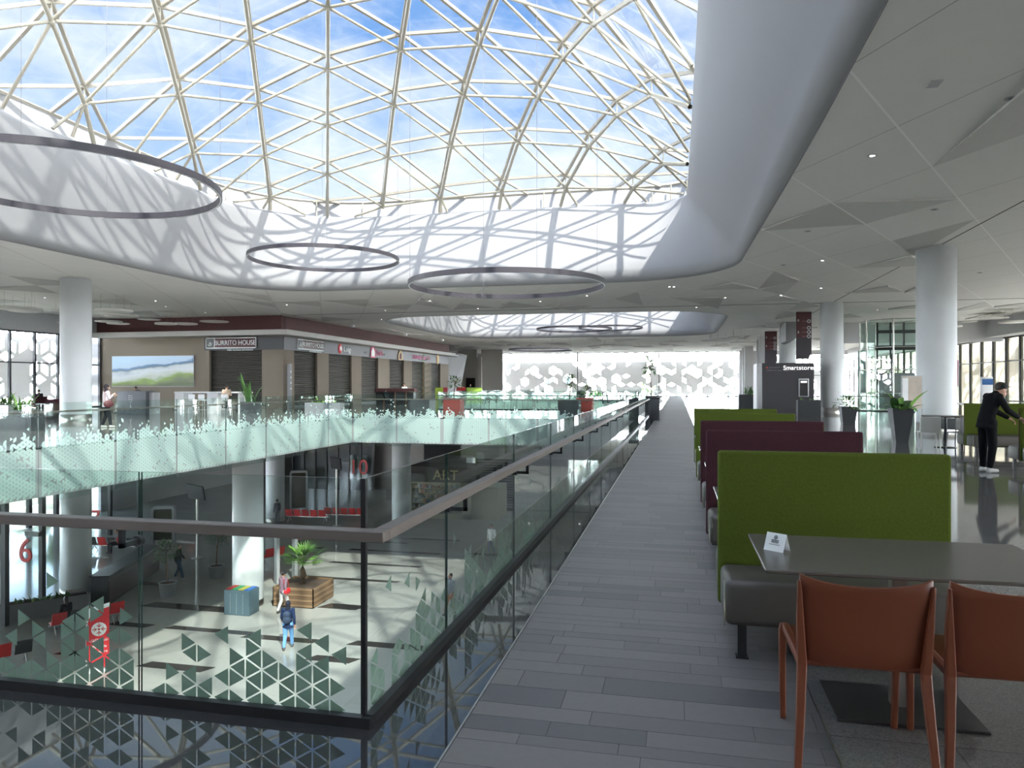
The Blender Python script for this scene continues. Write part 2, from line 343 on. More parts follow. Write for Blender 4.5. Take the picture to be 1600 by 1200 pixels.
for wi, w in enumerate(WELL):
    B, T = w['bot'], w['top']; n = len(B); x0, x1, y0, y1 = w['tp']
    T2 = rrect(x0-1.0, x1+1.0, y0-1.0, y1+1.0, [r+1.0 for r in w['tr']])
    z0, z1 = CH, w['zt']; prof = []
    # (weight towards top outline, z, weight towards outer ledge)
    R = 0.55
    for i in range(8):
        a = PI/2*i/7; prof.append((-0.55*(1-math.sin(a))*0.35/1.0, z0+R*(1-math.cos(a)), 0))
    for i in range(1, 9): t = i/8; prof.append((t**1.15*0.97, z0+R+(z1-0.25-z0-R)*t, 0))
    for i in range(1, 6): a = PI/2*i/5; prof.append((0.97+0.03*math.sin(a), z1-0.25+0.25*math.sin(a), 0.28*(1-math.cos(a))))
    prof += [(1, z1, 0.98), (1, z1, 1.0), (1, z1+.95, 1.0), (1, z1+.95, 1.3), (1, z1-0.2, 1.3)]
    v = []; f = []
    for k, (t, z, o_) in enumerate(prof):
        for i in range(n):
            bx, by = B[i]; tx, ty = T[i]
            if t < 0:   # lip spreads outwards into the ceiling
                cx, cy_ = sum(p[0] for p in B)/n, sum(p[1] for p in B)/n; d = Vector((bx-cx, by-cy_)); d.normalize(); x, y = bx+d.x*(-t)*2.2, by+d.y*(-t)*2.2
            else: x, y = bx+(tx-bx)*t, by+(ty-by)*t
            if o_: ox, oy = T2[i]; x, y = x+(ox-tx)*o_, y+(oy-ty)*o_
            v.append((x, y, z))
    K = len(prof)
    f = [(k*n+i, k*n+(i+1)%n, (k+1)*n+(i+1)%n, (k+1)*n+i) for k in range(K-1) for i in range(n)]
    w['rim'] = [v[i] for i in range(n)]
    mb = MB().add(v, f, 0, True); o = mb.build('ceiling_well' if wi == 0 else 'ceiling_well_far', M_white); struct(o)
    w['T2'] = T2
# skylight shells
GL = 3.25
def dome_z(w, x, y):
    x0, x1, y0, y1 = w['tp']; xc, yc = (x0+x1)/2, (y0+y1)/2; a, b_ = (x1-x0)/2+0.6, (y1-y0)/2+0.6
    u = max(0.0, 1-((x-xc)/a)**2); v_ = max(0.0, 1-((y-yc)/b_)**2)
    return w['zt']-0.25+w['H']*1.0*(u**0.85)*(v_**0.8)
def seg_clip(p, q, P):
    """point where p (inside) -> q (outside) leaves polygon P"""
    best = 1.0
    for i in range(len(P)):
        a, c = P[i-1], P[i]; r = (q[0]-p[0], q[1]-p[1]); s_ = (c[0]-a[0], c[1]-a[1]); den = r[0]*s_[1]-r[1]*s_[0]
        if abs(den) < 1e-9: continue
        t = ((a[0]-p[0])*s_[1]-(a[1]-p[1])*s_[0])/den; u = ((a[0]-p[0])*r[1]-(a[1]-p[1])*r[0])/den
        if 0 <= u <= 1 and 0 <= t < best: best = t
    return (p[0]+(q[0]-p[0])*best, p[1]+(q[1]-p[1])*best), best
for wi, w in enumerate(WELL):
    fx, fy = w['foot']; A = (math.sin(GA), -math.cos(GA)); Bx = (math.sin(GA-PI/3), -math.cos(GA-PI/3)); th = GA
    # family directions: rib (azimuth -26.8), and the two at +-60 degrees
    e1 = (math.sin(GA)*GL, -math.cos(GA)*GL); a2 = GA+PI/3; e2 = (math.sin(a2)*GL, -math.cos(a2)*GL)
    def nd(i, j): return (fx+e1[0]*i+e2[0]*j, fy+e1[1]*i+e2[1]*j)
    RNG = range(-26, 40)
    for layer in (0, 1):
        P = w['top'] if layer == 0 else w['T2']; off = 0 if layer == 0 else 0.62; zb = w['zt']-0.02 if layer == 0 else w['zt']+0.95
        ins = {(i, j): inside(*nd(i, j), P) for i in RNG for j in range(-30, 30)}
        def z3(p):
            return Vector((p[0], p[1], max(dome_z(w, *p)+off, zb)))
        mb = MB(); nodes = MB(); ribs = MB()
        for (i, j), k in ins.items():
            for di, dj in ((1, 0), (0, 1), (1, -1)):
                o2 = (i+di, j+dj); k2 = ins.get(o2)
                if k2 is None or not (k or k2): continue
                p, q = nd(i, j), nd(*o2)
                if k and not k2: q, t = seg_clip(p, q, P); P3, Q3 = z3(p), Vector((q[0], q[1], zb))
                elif k2 and not k: q2, t = seg_clip(q, p, P); P3, Q3 = z3(q), Vector((q2[0], q2[1], zb))
                else: P3, Q3, t = z3(p), z3(q), 1
                if t < 0.12: continue
                rib = (di, dj) == (1, 0)
                if layer == 0: mb.cyl(P3, Q3, 0.085 if rib else 0.058, n=8, caps=False)
                else:
                    d = (Q3-P3).normalized(); s_ = d.cross(Vector((0, 0, 1))).normalized()*0.06; u = s_.cross(d).normalized()*0.06
                    vv = [P3-s_-u, P3+s_-u, P3+s_+u, P3-s_+u, Q3-s_-u, Q3+s_-u, Q3+s_+u, Q3-s_+u]
                    mb.add(vv, [(0,1,5,4),(1,2,6,5),(2,3,7,6),(3,0,4,7)])
            if k and layer == 0:
                p = z3(nd(i, j)); nodes.ball(p, 0.12, 8); nodes.cyl(p, p+Vector((0, 0, .6)), 0.03, n=6, caps=False)
        if layer == 0:
            root = thing('skylight' if wi == 0 else 'skylight_far', None, None, (0, 0, 0), kind='structure')
            mb.build('tube_lattice', M_tube, root); nodes.build('lattice_nodes', M_tube, root)
            # short stubs that carry the glazing edge
            st = MB(); n = len(P)
            for i in range(0, n, 3):
                x, y = P[i]; X2, Y2 = w['T2'][i]; p = Vector((x+(X2-x)*.75, y+(Y2-y)*.75, w['zt'])); st.cyl(p, p+Vector((0, 0, .9)), 0.035, n=6)
            st.build('edge_stubs', M_bar, root)
        else:
            # edge bar
            n = len(P)
            for i in range(n):
                a, c = Vector((*P[i-1], zb)), Vector((*P[i], zb)); mb.cyl(a, c, 0.07, n=4, caps=False, sm=False)
            mb.build('glazing_bars', M_bar, root)
            g = MB()
            for (i, j), k in ins.items():
                for tri in (((i, j), (i+1, j), (i, j+1)), ((i+1, j), (i+1, j-1), (i, j))):
                    ks = [ins.get(t_) for t_ in tri]
                    if not any(ks) or None in ks: continue
                    pts = [nd(*t_) for t_ in tri]
                    if all(ks): g.add([z3(p)+Vector((0, 0, .05)) for p in pts], [(0, 1, 2)])
                    else:
                        # polygon clip: keep inside vertices and crossing points
                        poly = []
                        for a in range(3):
                            p, q = pts[a], pts[(a+1)%3]; kp, kq = ks[a], ks[(a+1)%3]
                            if kp: poly.append(z3(p)+Vector((0, 0, .05)))
                            if kp and not kq: c, _ = seg_clip(p, q, P); poly.append(Vector((*c, zb+.05)))
                            if kq and not kp: c, _ = seg_clip(q, p, P); poly.append(Vector((*c, zb+.05)))
                        if len(poly) >= 3: g.add(poly, [tuple(range(len(poly)))])
            g.build('glass', M_roofglass, root)
# ceiling sheet with two holes: constrained triangulation over the panel lattice
verts = []; edges = []
def addloop(P):
    k = len(verts); n = len(P)
    verts.extend([Vector((p[0], p[1])) for p in P]); edges.extend([(k+i, k+(i+1)%n) for i in range(n)])
rims = [[(p[0], p[1]) for p in w['rim']] for w in WELL]
outer = [(EX[0], EX[2]), (EX[1], EX[2]), (EX[1], EX[3]), (EX[0], EX[3])]
addloop(outer)
for r_ in rims: addloop(r_)
c_, s_ = math.cos(GA), math.sin(GA)
DX, DY = 5.98*math.tan(GA), 5.98
lat = {}
for i in range(-60, 60):
    for j in range(-60, 60):
        x = 2.57+(i+j)*DX/2; y = 12.2+(i-j)*DY/2
        if EX[0]+.3 < x < EX[1]-.3 and EX[2]+.3 < y < EX[3]-.3:
            if any(inside(x, y, r_) for r_ in rims): continue
            lat[(i, j)] = len(verts); verts.append(Vector((x, y)))
for (i, j), k in lat.items():
    for d in ((1, 0), (0, 1)):
        q = lat.get((i+d[0], j+d[1]))
        if q is not None:
            a, c = verts[k], verts[q]
            if not any(inside(a.x+(c.x-a.x)*t, a.y+(c.y-a.y)*t, r_) for r_ in rims for t in (.15, .3, .5, .7, .85)): edges.append((k, q))
            
vo, eo, fo, ov, oe, of_ = geometry.delaunay_2d_cdt(verts, edges, [], 0, 1e-4)
rz_ = random.Random(5); b = MB(); zz = []; orig = {}
for k, src in enumerate(ov):
    zz.append(0.0)
latset = set(lat.values())
for k, src in enumerate(ov):
    if src and src[0] in latset: zz[k] = rz_.choice((0, 0, 0.0, 0.0))
vv = [(p.x, p.y, CH+zz[k]) for k, p in enumerate(vo)]
ff = []; mm = []
for f_ in fo:
    cx = sum(vo[i].x for i in f_)/len(f_); cy_ = sum(vo[i].y for i in f_)/len(f_)
    if not inside(cx, cy_, outer) or any(inside(cx, cy_, r_) for r_ in rims): continue
    ff.append(tuple(f_)); mm.append(0)
b.v = vv; b.f = ff; b.m = mm; b.sm = [False]*len(ff)
struct(b.build('ceiling', M_ceil))
for k_, r_ in enumerate(rims): struct(MB().tube([(p[0], p[1], CH) for p in r_], 0.014, 6, closed=True).build('trim_%d' % (k_+4), M_grey))
# recessed triangular acoustic panels (shallow wedges hanging below the sheet)
b = MB(); rz_ = random.Random(11); b2 = MB()
for (i, j), k in lat.items():
    if rz_.random() < 0.22 and all(t in lat for t in ((i+1, j), (i, j+1), (i+1, j+1))):
        P4 = [verts[lat[t]] for t in ((i, j), (i+1, j), (i+1, j+1), (i, j+1))]
        c = sum(P4, Vector((0, 0)))/4
        if any(inside(p.x*.99+c.x*.01, p.y*.99+c.y*.01, r_) for r_ in rims for p in P4) or any(inside(c.x, c.y, r_) for r_ in rims): continue
        P4 = [c+(p-c)*0.97 for p in P4]
        tri = rz_.choice(((0, 1, 2), (0, 2, 3), (0, 1, 3), (1, 2, 3))); T = [P4[t] for t in tri]; dz = [0, 0, 0]; dz[rz_.randrange(3)] = 0.07
        up = [(p.x, p.y, CH-0.003) for p in T]; lo = [(p.x, p.y, CH-0.006-dz[q]) for q, p in enumerate(T)]
        b.add(up+lo, [(3, 4, 5), (0, 1, 4, 3), (1, 2, 5, 4), (2, 0, 3, 5)], 0 if rz_.random() < .6 else 1)
struct(b.build('ceiling_panel', [M_ceilp, mat('ceiling_panel_white', (0.66, 0.65, 0.62), 0.75)]))

# ------------------------------------------------------------------ outer walls with cube-pattern screens
def screen(name, length, z0, z1, s_, popen, seed, parent, mats, ins=0.8):
    """rhombille screen in local x (0..length), z; open rhombi have a frame, closed ones are solid"""
    rr = random.Random(seed); b = MB(); hx = s_*math.sqrt(3)/2; T = 0.10
    def cell(P, op):
        c = sum(P, Vector((0, 0)))/4
        if c.x < 0 or c.x > length or c.y < z0 or c.y > z1: return
        P = [Vector((min(max(p.x, 0), length), min(max(p.y, z0), z1))) for p in P]
        if not op: b.add([(p.x, 0, p.y) for p in P], [(0, 1, 2, 3)]); return
        Q = [c+(p-c)*ins for p in P]
        for k in range(4):
            a, d, e_, g = P[k], P[(k+1)%4], Q[(k+1)%4], Q[k]
            b.add([(a.x, 0, a.y), (d.x, 0, d.y), (e_.x, 0, e_.y), (g.x, 0, g.y), (e_.x, T, e_.y), (g.x, T, g.y)], [(0, 1, 2, 3), (3, 2, 4, 5)])
    nx = int(length/(2*hx))+2; nz = int((z1-z0)/(1.5*s_))+3
    for j in range(-1, nz):
        for i in range(-1, nx):
            cx = i*2*hx+(hx if j % 2 else 0); cz = z0+j*1.5*s_; C = Vector((cx, cz))
            top = [C, C+Vector((hx, s_/2)), C+Vector((0, s_)), C+Vector((-hx, s_/2))]
            lef = [C, C+Vector((-hx, s_/2)), C+Vector((-hx, -s_/2)), C+Vector((0, -s_))]
            rig = [C, C+Vector((0, -s_)), C+Vector((hx, -s_/2)), C+Vector((hx, s_/2))]
            for P in (top, lef, rig): cell(P, rr.random() < popen)
    return b.build(name, mats, parent)
M_screen = mat('screen_panel', (0.62, 0.60, 0.58), 0.8)
_t = M_screen.node_tree; _b = _t.nodes['Principled BSDF']; _l = _t.nodes.new('ShaderNodeBsdfTranslucent'); _l.inputs[0].default_value = (.30, .28, .26, 1)
_m = _t.nodes.new('ShaderNodeMixShader'); _m.inputs[0].default_value = .12; _t.links.new(_b.outputs[0], _m.inputs[1]); _t.links.new(_l.outputs[0], _m.inputs[2]); _t.links.new(_m.outputs[0], _t.nodes['Material Output'].inputs[0])
def facade(name, p0, p1, rz, length, z0, z1, s_, po, seed, mull, mz=(3.3,), sw=1.0, lab=None, off=1.0, ins=.8):
    r_ = thing(name, None, None, (p0, p1, 0), rz, kind='structure')
    sc_ = screen('screen', length, z0, z1, s_, po, seed, r_, M_screen, ins); sc_.location = (0, off, 0)
    b = MB(); x = 0
    while x <= length+.01: b.box(x-0.06, x+0.06, -0.05, 0.12, z0, z1); x += mull
    for z in mz: b.box(0, length, -0.03, 0.08, z-0.04, z+0.04)
    b.box(0, length, -0.05, 0.12, z0, z0+0.08); b.box(0, length, -0.05, 0.12, z1-0.1, z1); b.build('window_frame', M_dark, r_)
    g = MB(); g.add([(0, 0.03, z0), (length, 0.03, z0), (length, 0.03, z1), (0, 0.03, z1)], [(0, 1, 2, 3)]); g.build('glass', M_clear, r_)
    return r_
YF = 110.0
facade('window_1', -26.5, YF, 0, 36.0, 0, 6.5, 0.85, 0.5, 4, 12.0, (), off=1.2)
facade('window_2', 11.5, YF, 0, 12.5, 0, 6.0, 1.15, 0.55, 8, 3.0, (3.0,))
facade('window_3', -42, -12, PI/2, 59, 0, 5.2, 1.0, 0.72, 21, 1.9, (3.1,), ins=.72)
facade('window_4', 24, YF, -PI/2, 121, 0, 5.2, 1.15, 0.8, 12, 2.3, (3.4,), ins=.78)  # its near stretch is out of view, opened as windows to brighten the ceiling
b = MB(); y_ = -10.0
while y_ < 109: b.box(24.0, 24.7, y_-.16, y_+.16, 0, 5.2); y_ += 2.3
struct(b.build('window_fins', mat('fin_tan', (.32, .29, .22), .8)))
def lowface(name, p0, p1, rz, length, seed, mull=2.2):
    r_ = thing(name, None, None, (p0, p1, 0), rz, kind='structure'); b = MB(); x = 0; k = 0
    while x <= length+.01:
        b.box(x-0.12, x+0.12, -0.08, 0.2, LZ, -1.2); x += mull; k += 1
    for z in (-5.9, -3.6, -2.2): b.box(0, length, -0.05, 0.1, z-0.06, z+0.06)
    b.box(0, length, 0, 0.2, -2.2, -1.2); b.build('window_frame', M_dark, r_)
    g = MB(); g.add([(0, 0.03, LZ), (length, 0.03, LZ), (length, 0.03, -1.2), (0, 0.03, -1.2)], [(0, 1, 2, 3)]); g.build('glass', M_clear, r_)
lowface('window_5', -42, -12, PI/2, 59, 1); lowface('window_6', -16, YF, 0, 40, 2, 3.0)
b = MB()
b.box(EX[0]-.3, -26.5, YF, YF+.3, LZ, CH); b.box(-26.5, EX[1], YF+.02, YF+.3, LZ, LZ+.1); b.box(9.5, 11.5, YF-.1, YF+.3, 0, CH); b.box(-26.5, 24, YF+.02, YF+.3, -1.3, 0)
b.box(11.5, 24.2, YF+.0, YF+.3, 6.0, CH); b.box(-26.5, -16, YF, YF+.3, LZ, -1.2)
struct(b.build('wall_back', M_lgrey))
b = MB(); b.box(EX[0]-.25, EX[0], -12, 47, 5.2, CH); b.box(EX[0]-.25, EX[0], 47, 110, LZ, CH); b.box(EX[0]-.25, EX[0], -12, 47, -1.25, 0.0); b.box(EX[0]-1.6, EX[0], 46.9, 47.3, 0, CH)
struct(b.build('wall_left', M_lgrey))
b = MB(); b.box(EX[1], EX[1]+.25, -12, 110, 5.2, CH); b.box(EX[1], EX[1]+.25, -12, 110, LZ, 0.0)
b.box(EX[1]-1.2, EX[1]-.02, 22, 108, 5.2, CH-.01)
struct(b.build('wall_right', M_lgrey))
b = MB(); b.box(EX[0], EX[1], EX[2]-.25, EX[2], LZ, CH)
struct(b.build('wall_front', M_lgrey))
# end wall pieces beyond the shops
b = MB()
for px0, px1, z1, Y in ((722, 745, CH, 97), (745, 752, 5.4, 96), (752, 785, CH, 98)):
    b.box(XatY(px0, Y), XatY(px1, Y), Y, Y+.4, 0, z1)
b.box(XatY(716, 100), XatY(735, 100), 99.9, 100.2, 0, CH)
struct(b.build('wall_end', mat('pale_wall', (0.5, 0.47, 0.44), 0.8)))
b = MB(); b.box(XatY(728, 96.8), XatY(742, 96.8), 96.8, 96.95, 0, 2.6)
struct(b.build('door_1', M_black))

### P2
# ------------------------------------------------------------------ columns
def column(x, y, z0, z1, name='column', r=0.64):
    root = thing(name, None, None, (x, y, 0), kind='structure')
    MB().lathe([(r, z0+.02), (r, z1-.06), (r-.06, z1-.06), (r-.06, z1)], 40).build('shaft', M_col, root)
    MB().lathe([(r+.012, z0), (r+.012, z0+.28), (r, z0+.285)], 40).build('base_band', M_steel, root)
for x in (9.0,):
    for y in (28.8, 46.8, 64.8, 82.8, 100.8): column(x, y, 0, CH)
column(-26.9, 28.6, 0, CH)
for x, y in ((-26.9, 28.6), (-18.1, 28.6), (-18.1, 46.8), (-27.5, 46.8), (-18.1, 64.8), (-6, 64.8)): column(x, y, LZ, -1.2, 'column_lower')
for x in (16.5,): column(x, 82.8, 0, CH)

# ------------------------------------------------------------------ glass balustrades
def balustrade(label, a, c, inward, pane=2.0, first=None, zb=-1.35, tri=0.104, full=True, rail=True, group=None, seed=1, dens=1.0, zt=1.16, corner=False, ext=0.0, prob0=0.97, inner=False):
    """glass wall from a to c; inward = unit vector towards the walking side"""
    a = Vector((*a, 0)); c = Vector((*c, 0)); d = (c-a); Ln = d.length; d.normalize(); rz = math.atan2(d.y, d.x); inw = Vector((*inward, 0))
    root = thing('glass_balustrade', label, 'balustrade', a, rz, group)
    # local: x along, y = +90 deg left of x
    sgn = 1 if Vector((-d.y, d.x, 0)).dot(inw) > 0 else -1
    cuts = [0.0]; x = first if first else pane
    while x < Ln-0.3: cuts.append(x); x += pane
    cuts.append(Ln); rr = random.Random(seed); T = 0.012
    w = tri*0.866
    for k in range(len(cuts)-1):
        x0, x1 = cuts[k]+0.008, cuts[k+1]-0.008; b = MB()
        b.box(x0, x1, -T/2, T/2, zb, zt, 0); b.m[-6:] = [2, 2, 0, 2, 0, 2]
        yq = -sgn*(T/2+0.0015)
        if tri:
            i0 = int(math.ceil(x0/w)); i1 = int(x1/w)
            for i in range(i0, i1):
                j = int(zb/tri)+1; top = int(0.95/tri)
                cl = 0.10*math.sin(i*0.55+seed)+0.07*math.sin(i*1.7+seed*2)
                for jj in range(j, top):
                    for up in (0, 1):
                        za = tri*(jj+(0.5 if i % 2 else 0)); 
                        if up == 0: P = [(i*w, za), (i*w, za+tri), ((i+1)*w, za+tri/2)]
                        else: P = [((i+1)*w, za-tri/2), ((i+1)*w, za+tri/2), (i*w, za)]
                        zc = sum(p[1] for p in P)/3
                        if P[0][1] < zb or zc+tri/2 > zt: continue
                        h = zc-cl
                        pr = prob0 if h < 0.02 else (0.93 if h < 0.15 else max(0.012, 0.9*(1-(h-0.15)/0.32)**1.5) if h < 0.45 else (0.012 if h < .9 else 0))
                        if rr.random() > pr*dens: continue
                        cx = sum(p[0] for p in P)/3
                        P = [(cx+(p[0]-cx)*0.86, zc+(p[1]-zc)*0.86) for p in P]
                        b.add([(p[0], yq, p[1]) for p in P], [(0, 1, 2)], 1)
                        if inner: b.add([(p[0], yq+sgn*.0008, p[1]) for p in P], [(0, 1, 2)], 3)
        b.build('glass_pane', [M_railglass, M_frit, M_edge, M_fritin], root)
    b = MB(); b.box(0-ext*.3, Ln, min(sgn*.007, sgn*.05), max(sgn*.007, sgn*.05), 0.0, 0.05); b.build('base_channel', M_black, root)
    if rail:
        y0 = sgn*0.09; b = MB(); xe = 0.12*ext
        x0 = -(0.14 if ext else 0); b.bbox(min(0, -ext), Ln, min(y0, y0+sgn*.075), max(y0, y0+sgn*.075), 0.895, 0.945, 0.004, 0, n=1); b.build('handrail', M_rail, root)
        for x in cuts[1:-1]:
            h = MB(); h.box(x-.012, x+.012, min(0, y0+sgn*.05), max(0, y0+sgn*.05), 0.80, 0.825); h.box(x-.012, x+.012, min(y0+sgn*.026, y0+sgn*.05), max(y0+sgn*.026, y0+sgn*.05), 0.80, 0.905)
            h.cyl((x, 0.03*sgn, .8125), (x, -0.0*sgn, .8125), 0.028, n=10); h.build('rail_bracket', M_black, root)
    if corner: MB().box(-0.012, 0.012, -0.012, 0.012, -1.35, 1.16).build('corner_post', M_black, root)
    return root
M_fritin = mat('frit_inner_face', (0.46, 0.54, 0.45), 0.8, var=.03)  # greyer copy of the print for near panes, their backlit tone in its colour
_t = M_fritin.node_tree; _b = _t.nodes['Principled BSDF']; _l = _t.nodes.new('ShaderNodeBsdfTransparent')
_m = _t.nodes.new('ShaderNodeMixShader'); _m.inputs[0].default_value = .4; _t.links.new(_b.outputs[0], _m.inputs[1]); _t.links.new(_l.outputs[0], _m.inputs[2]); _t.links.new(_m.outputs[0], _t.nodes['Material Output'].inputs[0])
M_edge = mat('glass_edge', (0.02, 0.05, 0.04), 0.2)
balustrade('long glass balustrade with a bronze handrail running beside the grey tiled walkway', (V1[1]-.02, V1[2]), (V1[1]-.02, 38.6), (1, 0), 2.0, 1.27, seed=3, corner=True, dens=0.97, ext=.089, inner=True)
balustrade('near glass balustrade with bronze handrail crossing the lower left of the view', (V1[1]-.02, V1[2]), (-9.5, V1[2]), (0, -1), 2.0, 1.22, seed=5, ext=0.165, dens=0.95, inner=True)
balustrade('mint triangle-printed glass balustrade on the left side of the open void', (V1[0], V1[3]), (V1[0], 3.0), (-1, 0), 2.6, 2.6, seed=8)
balustrade('mint triangle-printed glass balustrade on the far side of the open void', (V1[0], V1[3]), (V1[1], V1[3]), (0, 1), 2.3, 2.3, seed=9)
balustrade('distant glass balustrade with a dark base at the near edge of the second void', (V2[0], V2[2]), (V2[1], V2[2]), (0, -1), 2.3, 2.3, seed=12, tri=0, zb=-1.2)
balustrade('distant mint printed glass balustrade across the far end of the second void', (V2[0], V2[3]), (V2[1], V2[3]), (0, 1), 2.8, 2.8, seed=13, tri=0.32)
balustrade('distant mint printed glass balustrade along the shop side of the second void', (V2[0], V2[3]), (V2[0], V2[2]), (-1, 0), 2.8, 2.8, seed=14, tri=0.32)
balustrade('distant glass balustrade continuing the walkway edge past the planters', (V2[1], V2[2]), (V2[1], V2[3]), (1, 0), 2.8, 2.8, seed=15, tri=0, zb=-1.2)
balustrade('glass balustrade in front of the slotted windows on the far right', (13.0, 36.0), (23.5, 30.5), (0, -1), 1.8, 1.8, seed=16, tri=0.3, zb=-0.0, dens=.5)
balustrade('short glass balustrade beside the glass lift on the right', (9.8, 50.0), (14.2, 48.0), (0, -1), 1.6, 1.6, seed=17, tri=0.3, zb=-0.0, dens=.6)
# end post of the long balustrade
p = (V1[1]-.02, 38.6)
# ------------------------------------------------------------------ ring pendants
M_ring = mat('ring_dark', (0.055, 0.05, 0.06), 0.45)
M_diff = mat('ring_diffuser', (0.85, 0.85, 0.85), 0.6)
def ring(label, x, y, z, R, ztop):
    root = thing('ring_pendant_light', label, 'pendant light', (x, y, z), 0, 'large ring pendant lights')
    n = 96; H = 0.15; T = 0.07
    prof = [(R, 0), (R+T, 0), (R+T, H), (R, H), (R, 0)]; b = MB(); b.lathe(prof, n); b.sm = [False]*len(b.f); b.build('ring_housing', M_ring, root)
    b = MB(); b.lathe([(R+.012, -0.004), (R+T-.012, -0.004), (R+T-.012, 0.01)], n); b.build('diffuser', M_diff, root)
    for k in range(4):
        a = PI/2*k+.5; w_ = MB(); px, py = (R+T/2)*math.cos(a), (R+T/2)*math.sin(a)
        zt = ztop(x+px, y+py)-z; w_.cyl((px, py, H), (px, py, zt), 0.006, n=4, caps=False); w_.build('suspension_wire', M_grey, root)
def zdome(i): return lambda x, y: dome_z(WELL[i], x, y)
for lab, pxc, d, z, R, i in (('nearest and largest-looking dark ring pendant at the left edge under the skylight', 112, 16.1, 5.93, 3.0, 0),
                             ('middle-left dark ring pendant hanging in front of the sunlit white well wall', 507, 30.6, 6.78, 3.0, 0),
                             ('dark ring pendant right of centre hanging just below the ceiling edge', 792, 23.0, 4.66, 3.0, 0),
                             ('left one of two small overlapping rings in the far skylight well', 897, 60, 6.1, 3.0, 1),
                             ('right one of two small overlapping rings in the far skylight well', 954, 71, 7.05, 3.0, 1),
                             ('lowest distant ring pendant seen edge-on against the patterned window', 845, 70, 4.9, 3.0, 1)):
    r = (pxc-800)/F; x = d*(-math.sin(YAW)+r*math.cos(YAW)); y = d*(math.cos(YAW)+r*math.sin(YAW))
    ring(lab, x, y, z, R, zdome(i))

# ------------------------------------------------------------------ booths, tables, chairs
def booth(label, x0, w, yf, front, back, two=True, group='double booth benches in a row', rz=0):
    """front face of the back panel at y=yf; a bench on the camera side and one behind"""
    root = thing('booth_bench', label, 'booth seat', (x0, yf, 0), rz, group)
    b = MB(); b.bbox(0, w, 0, 0.07, 0.2, 1.18, 0.022); b.build('backrest', front, root)
    b = MB(); b.bbox(0.01, w+0.015, 0.072, 0.13, 0.2, 1.175, 0.02); b.build('backrest', back, root)
    b = MB(); b.bbox(0.012, w-.012, -0.46, -0.002, 0.20, 0.465, 0.045); b.build('seat', M_taupe, root)
    pp = MB(); pp.tube([(0.014, -0.44, .462), (0.010, -0.455, .33), (0.014, -0.44, .205)], 0.006, 6); pp.build('piping', mat('piping_pale', (0.35, 0.33, 0.28), 0.6), root)
    if two:
        b = MB(); b.bbox(0.012, w-.012, 0.132, 0.59, 0.20, 0.465, 0.045); b.build('seat', M_taupe, root)
    for x in (0.09, w-0.15):
        for y in ((-0.40, 0.52) if two else (-0.4, 0.0)):
            l_ = MB(); l_.box(x, x+.05, y, y+.05, 0.0, 0.21); l_.box(x-.01, x+.06, y-.01, y+.06, 0, .012); l_.build('leg', M_black, root)
    return root
def table(label, x0, x1, y0, y1, z=0.75, group=None, base=True):
    cx, cy_ = (x0+x1)/2, (y0+y1)/2; w, d = (x1-x0)/2, (y1-y0)/2
    root = thing('dining_table', label, 'table', (cx, cy_, 0), 0, group)
    MB().bbox(-w, w, -d, d, z-0.018, z, 0.004, n=1).build('tabletop', M_wood, root)
    MB().box(-.035, .035, -.035, .035, 0.012, z-.018).build('pedestal', M_steel, root)
    MB().bbox(-.33, .33, -.24, .24, 0, 0.014, 0.004, n=1).build('base_plate', mat('plate_steel', (0.10, 0.10, 0.10), 0.35, 0.8), root)
    return root
def wood_mat():
    m = mat('grey_oak_laminate', (0.12, 0.108, 0.095), 0.25, var=0.2, scale=6); t = m.node_tree
    n = [x for x in t.nodes if x.type == 'TEX_NOISE'][0]; mp_ = t.nodes.new('ShaderNodeMapping'); mp_.inputs['Scale'].default_value = (0.5, 14, 1)
    tc_ = [x for x in t.nodes if x.type == 'TEX_COORD'][0]; t.links.new(tc_.outputs['Object'], mp_.inputs[0]); t.links.new(mp_.outputs[0], n.inputs['Vector']); return m
M_wood = wood_mat()
booth('nearest green-fronted booth bench behind the dining table', 0.26, 1.36, 4.90, M_green, M_mar)
booth('second booth bench in the row, maroon front, with a taupe seat showing at its left', 0.27, 1.37, 7.13, M_mar, M_green)
booth('third booth bench in the row, maroon front', 0.28, 1.38, 9.05, M_mar, M_green)
booth('fourth booth bench in the row, green front, behind the two maroon ones', 0.29, 1.42, 11.5, M_green, M_mar)
booth('farthest booth bench of the row, green front', 0.31, 1.42, 13.7, M_green, M_mar)
for k, (y, nm) in enumerate(((6.08, 'between the nearest green and the second maroon booth'), (8.12, 'between the two maroon booths'), (10.3, 'between the third and fourth booths'), (12.6, 'between the two farthest green booths'))):
    table('grey oak dining table '+nm, .3, 1.6, y-.36, y+.33, group='booth tables')
table('nearest grey oak dining table with a folded white card on it', 0.40, 1.75, 3.57, 4.42)
# folded card
card = thing('table_card', 'small folded white card standing on the nearest dining table', 'card', (0.505, 4.0, 0.75), math.radians(-38))
b = MB(); b.add([(-.055, -.035, 0), (.055, -.035, 0), (.055, 0, .088), (-.055, 0, .088), (.055, .035, 0), (-.055, .035, 0)], [(0, 1, 2, 3), (3, 2, 4, 5)])
o = b.build('folded_card', M_signw, card); sm_ = o.modifiers.new('t', 'SOLIDIFY'); sm_.thickness = 0.0015
b = MB(); b.box(-.02, .02, -.001, 0, 0, .018); b.ball((0, 0, .03), .012, 8, sc=(1, .1, 1)); b.box(-.03, .03, -.001, 0, -.01, -.007)
b.build('printed_mark', M_grey, card, (0, -.0205, .04)).rotation_euler = (math.atan2(.035, .088)*-1, 0, 0)
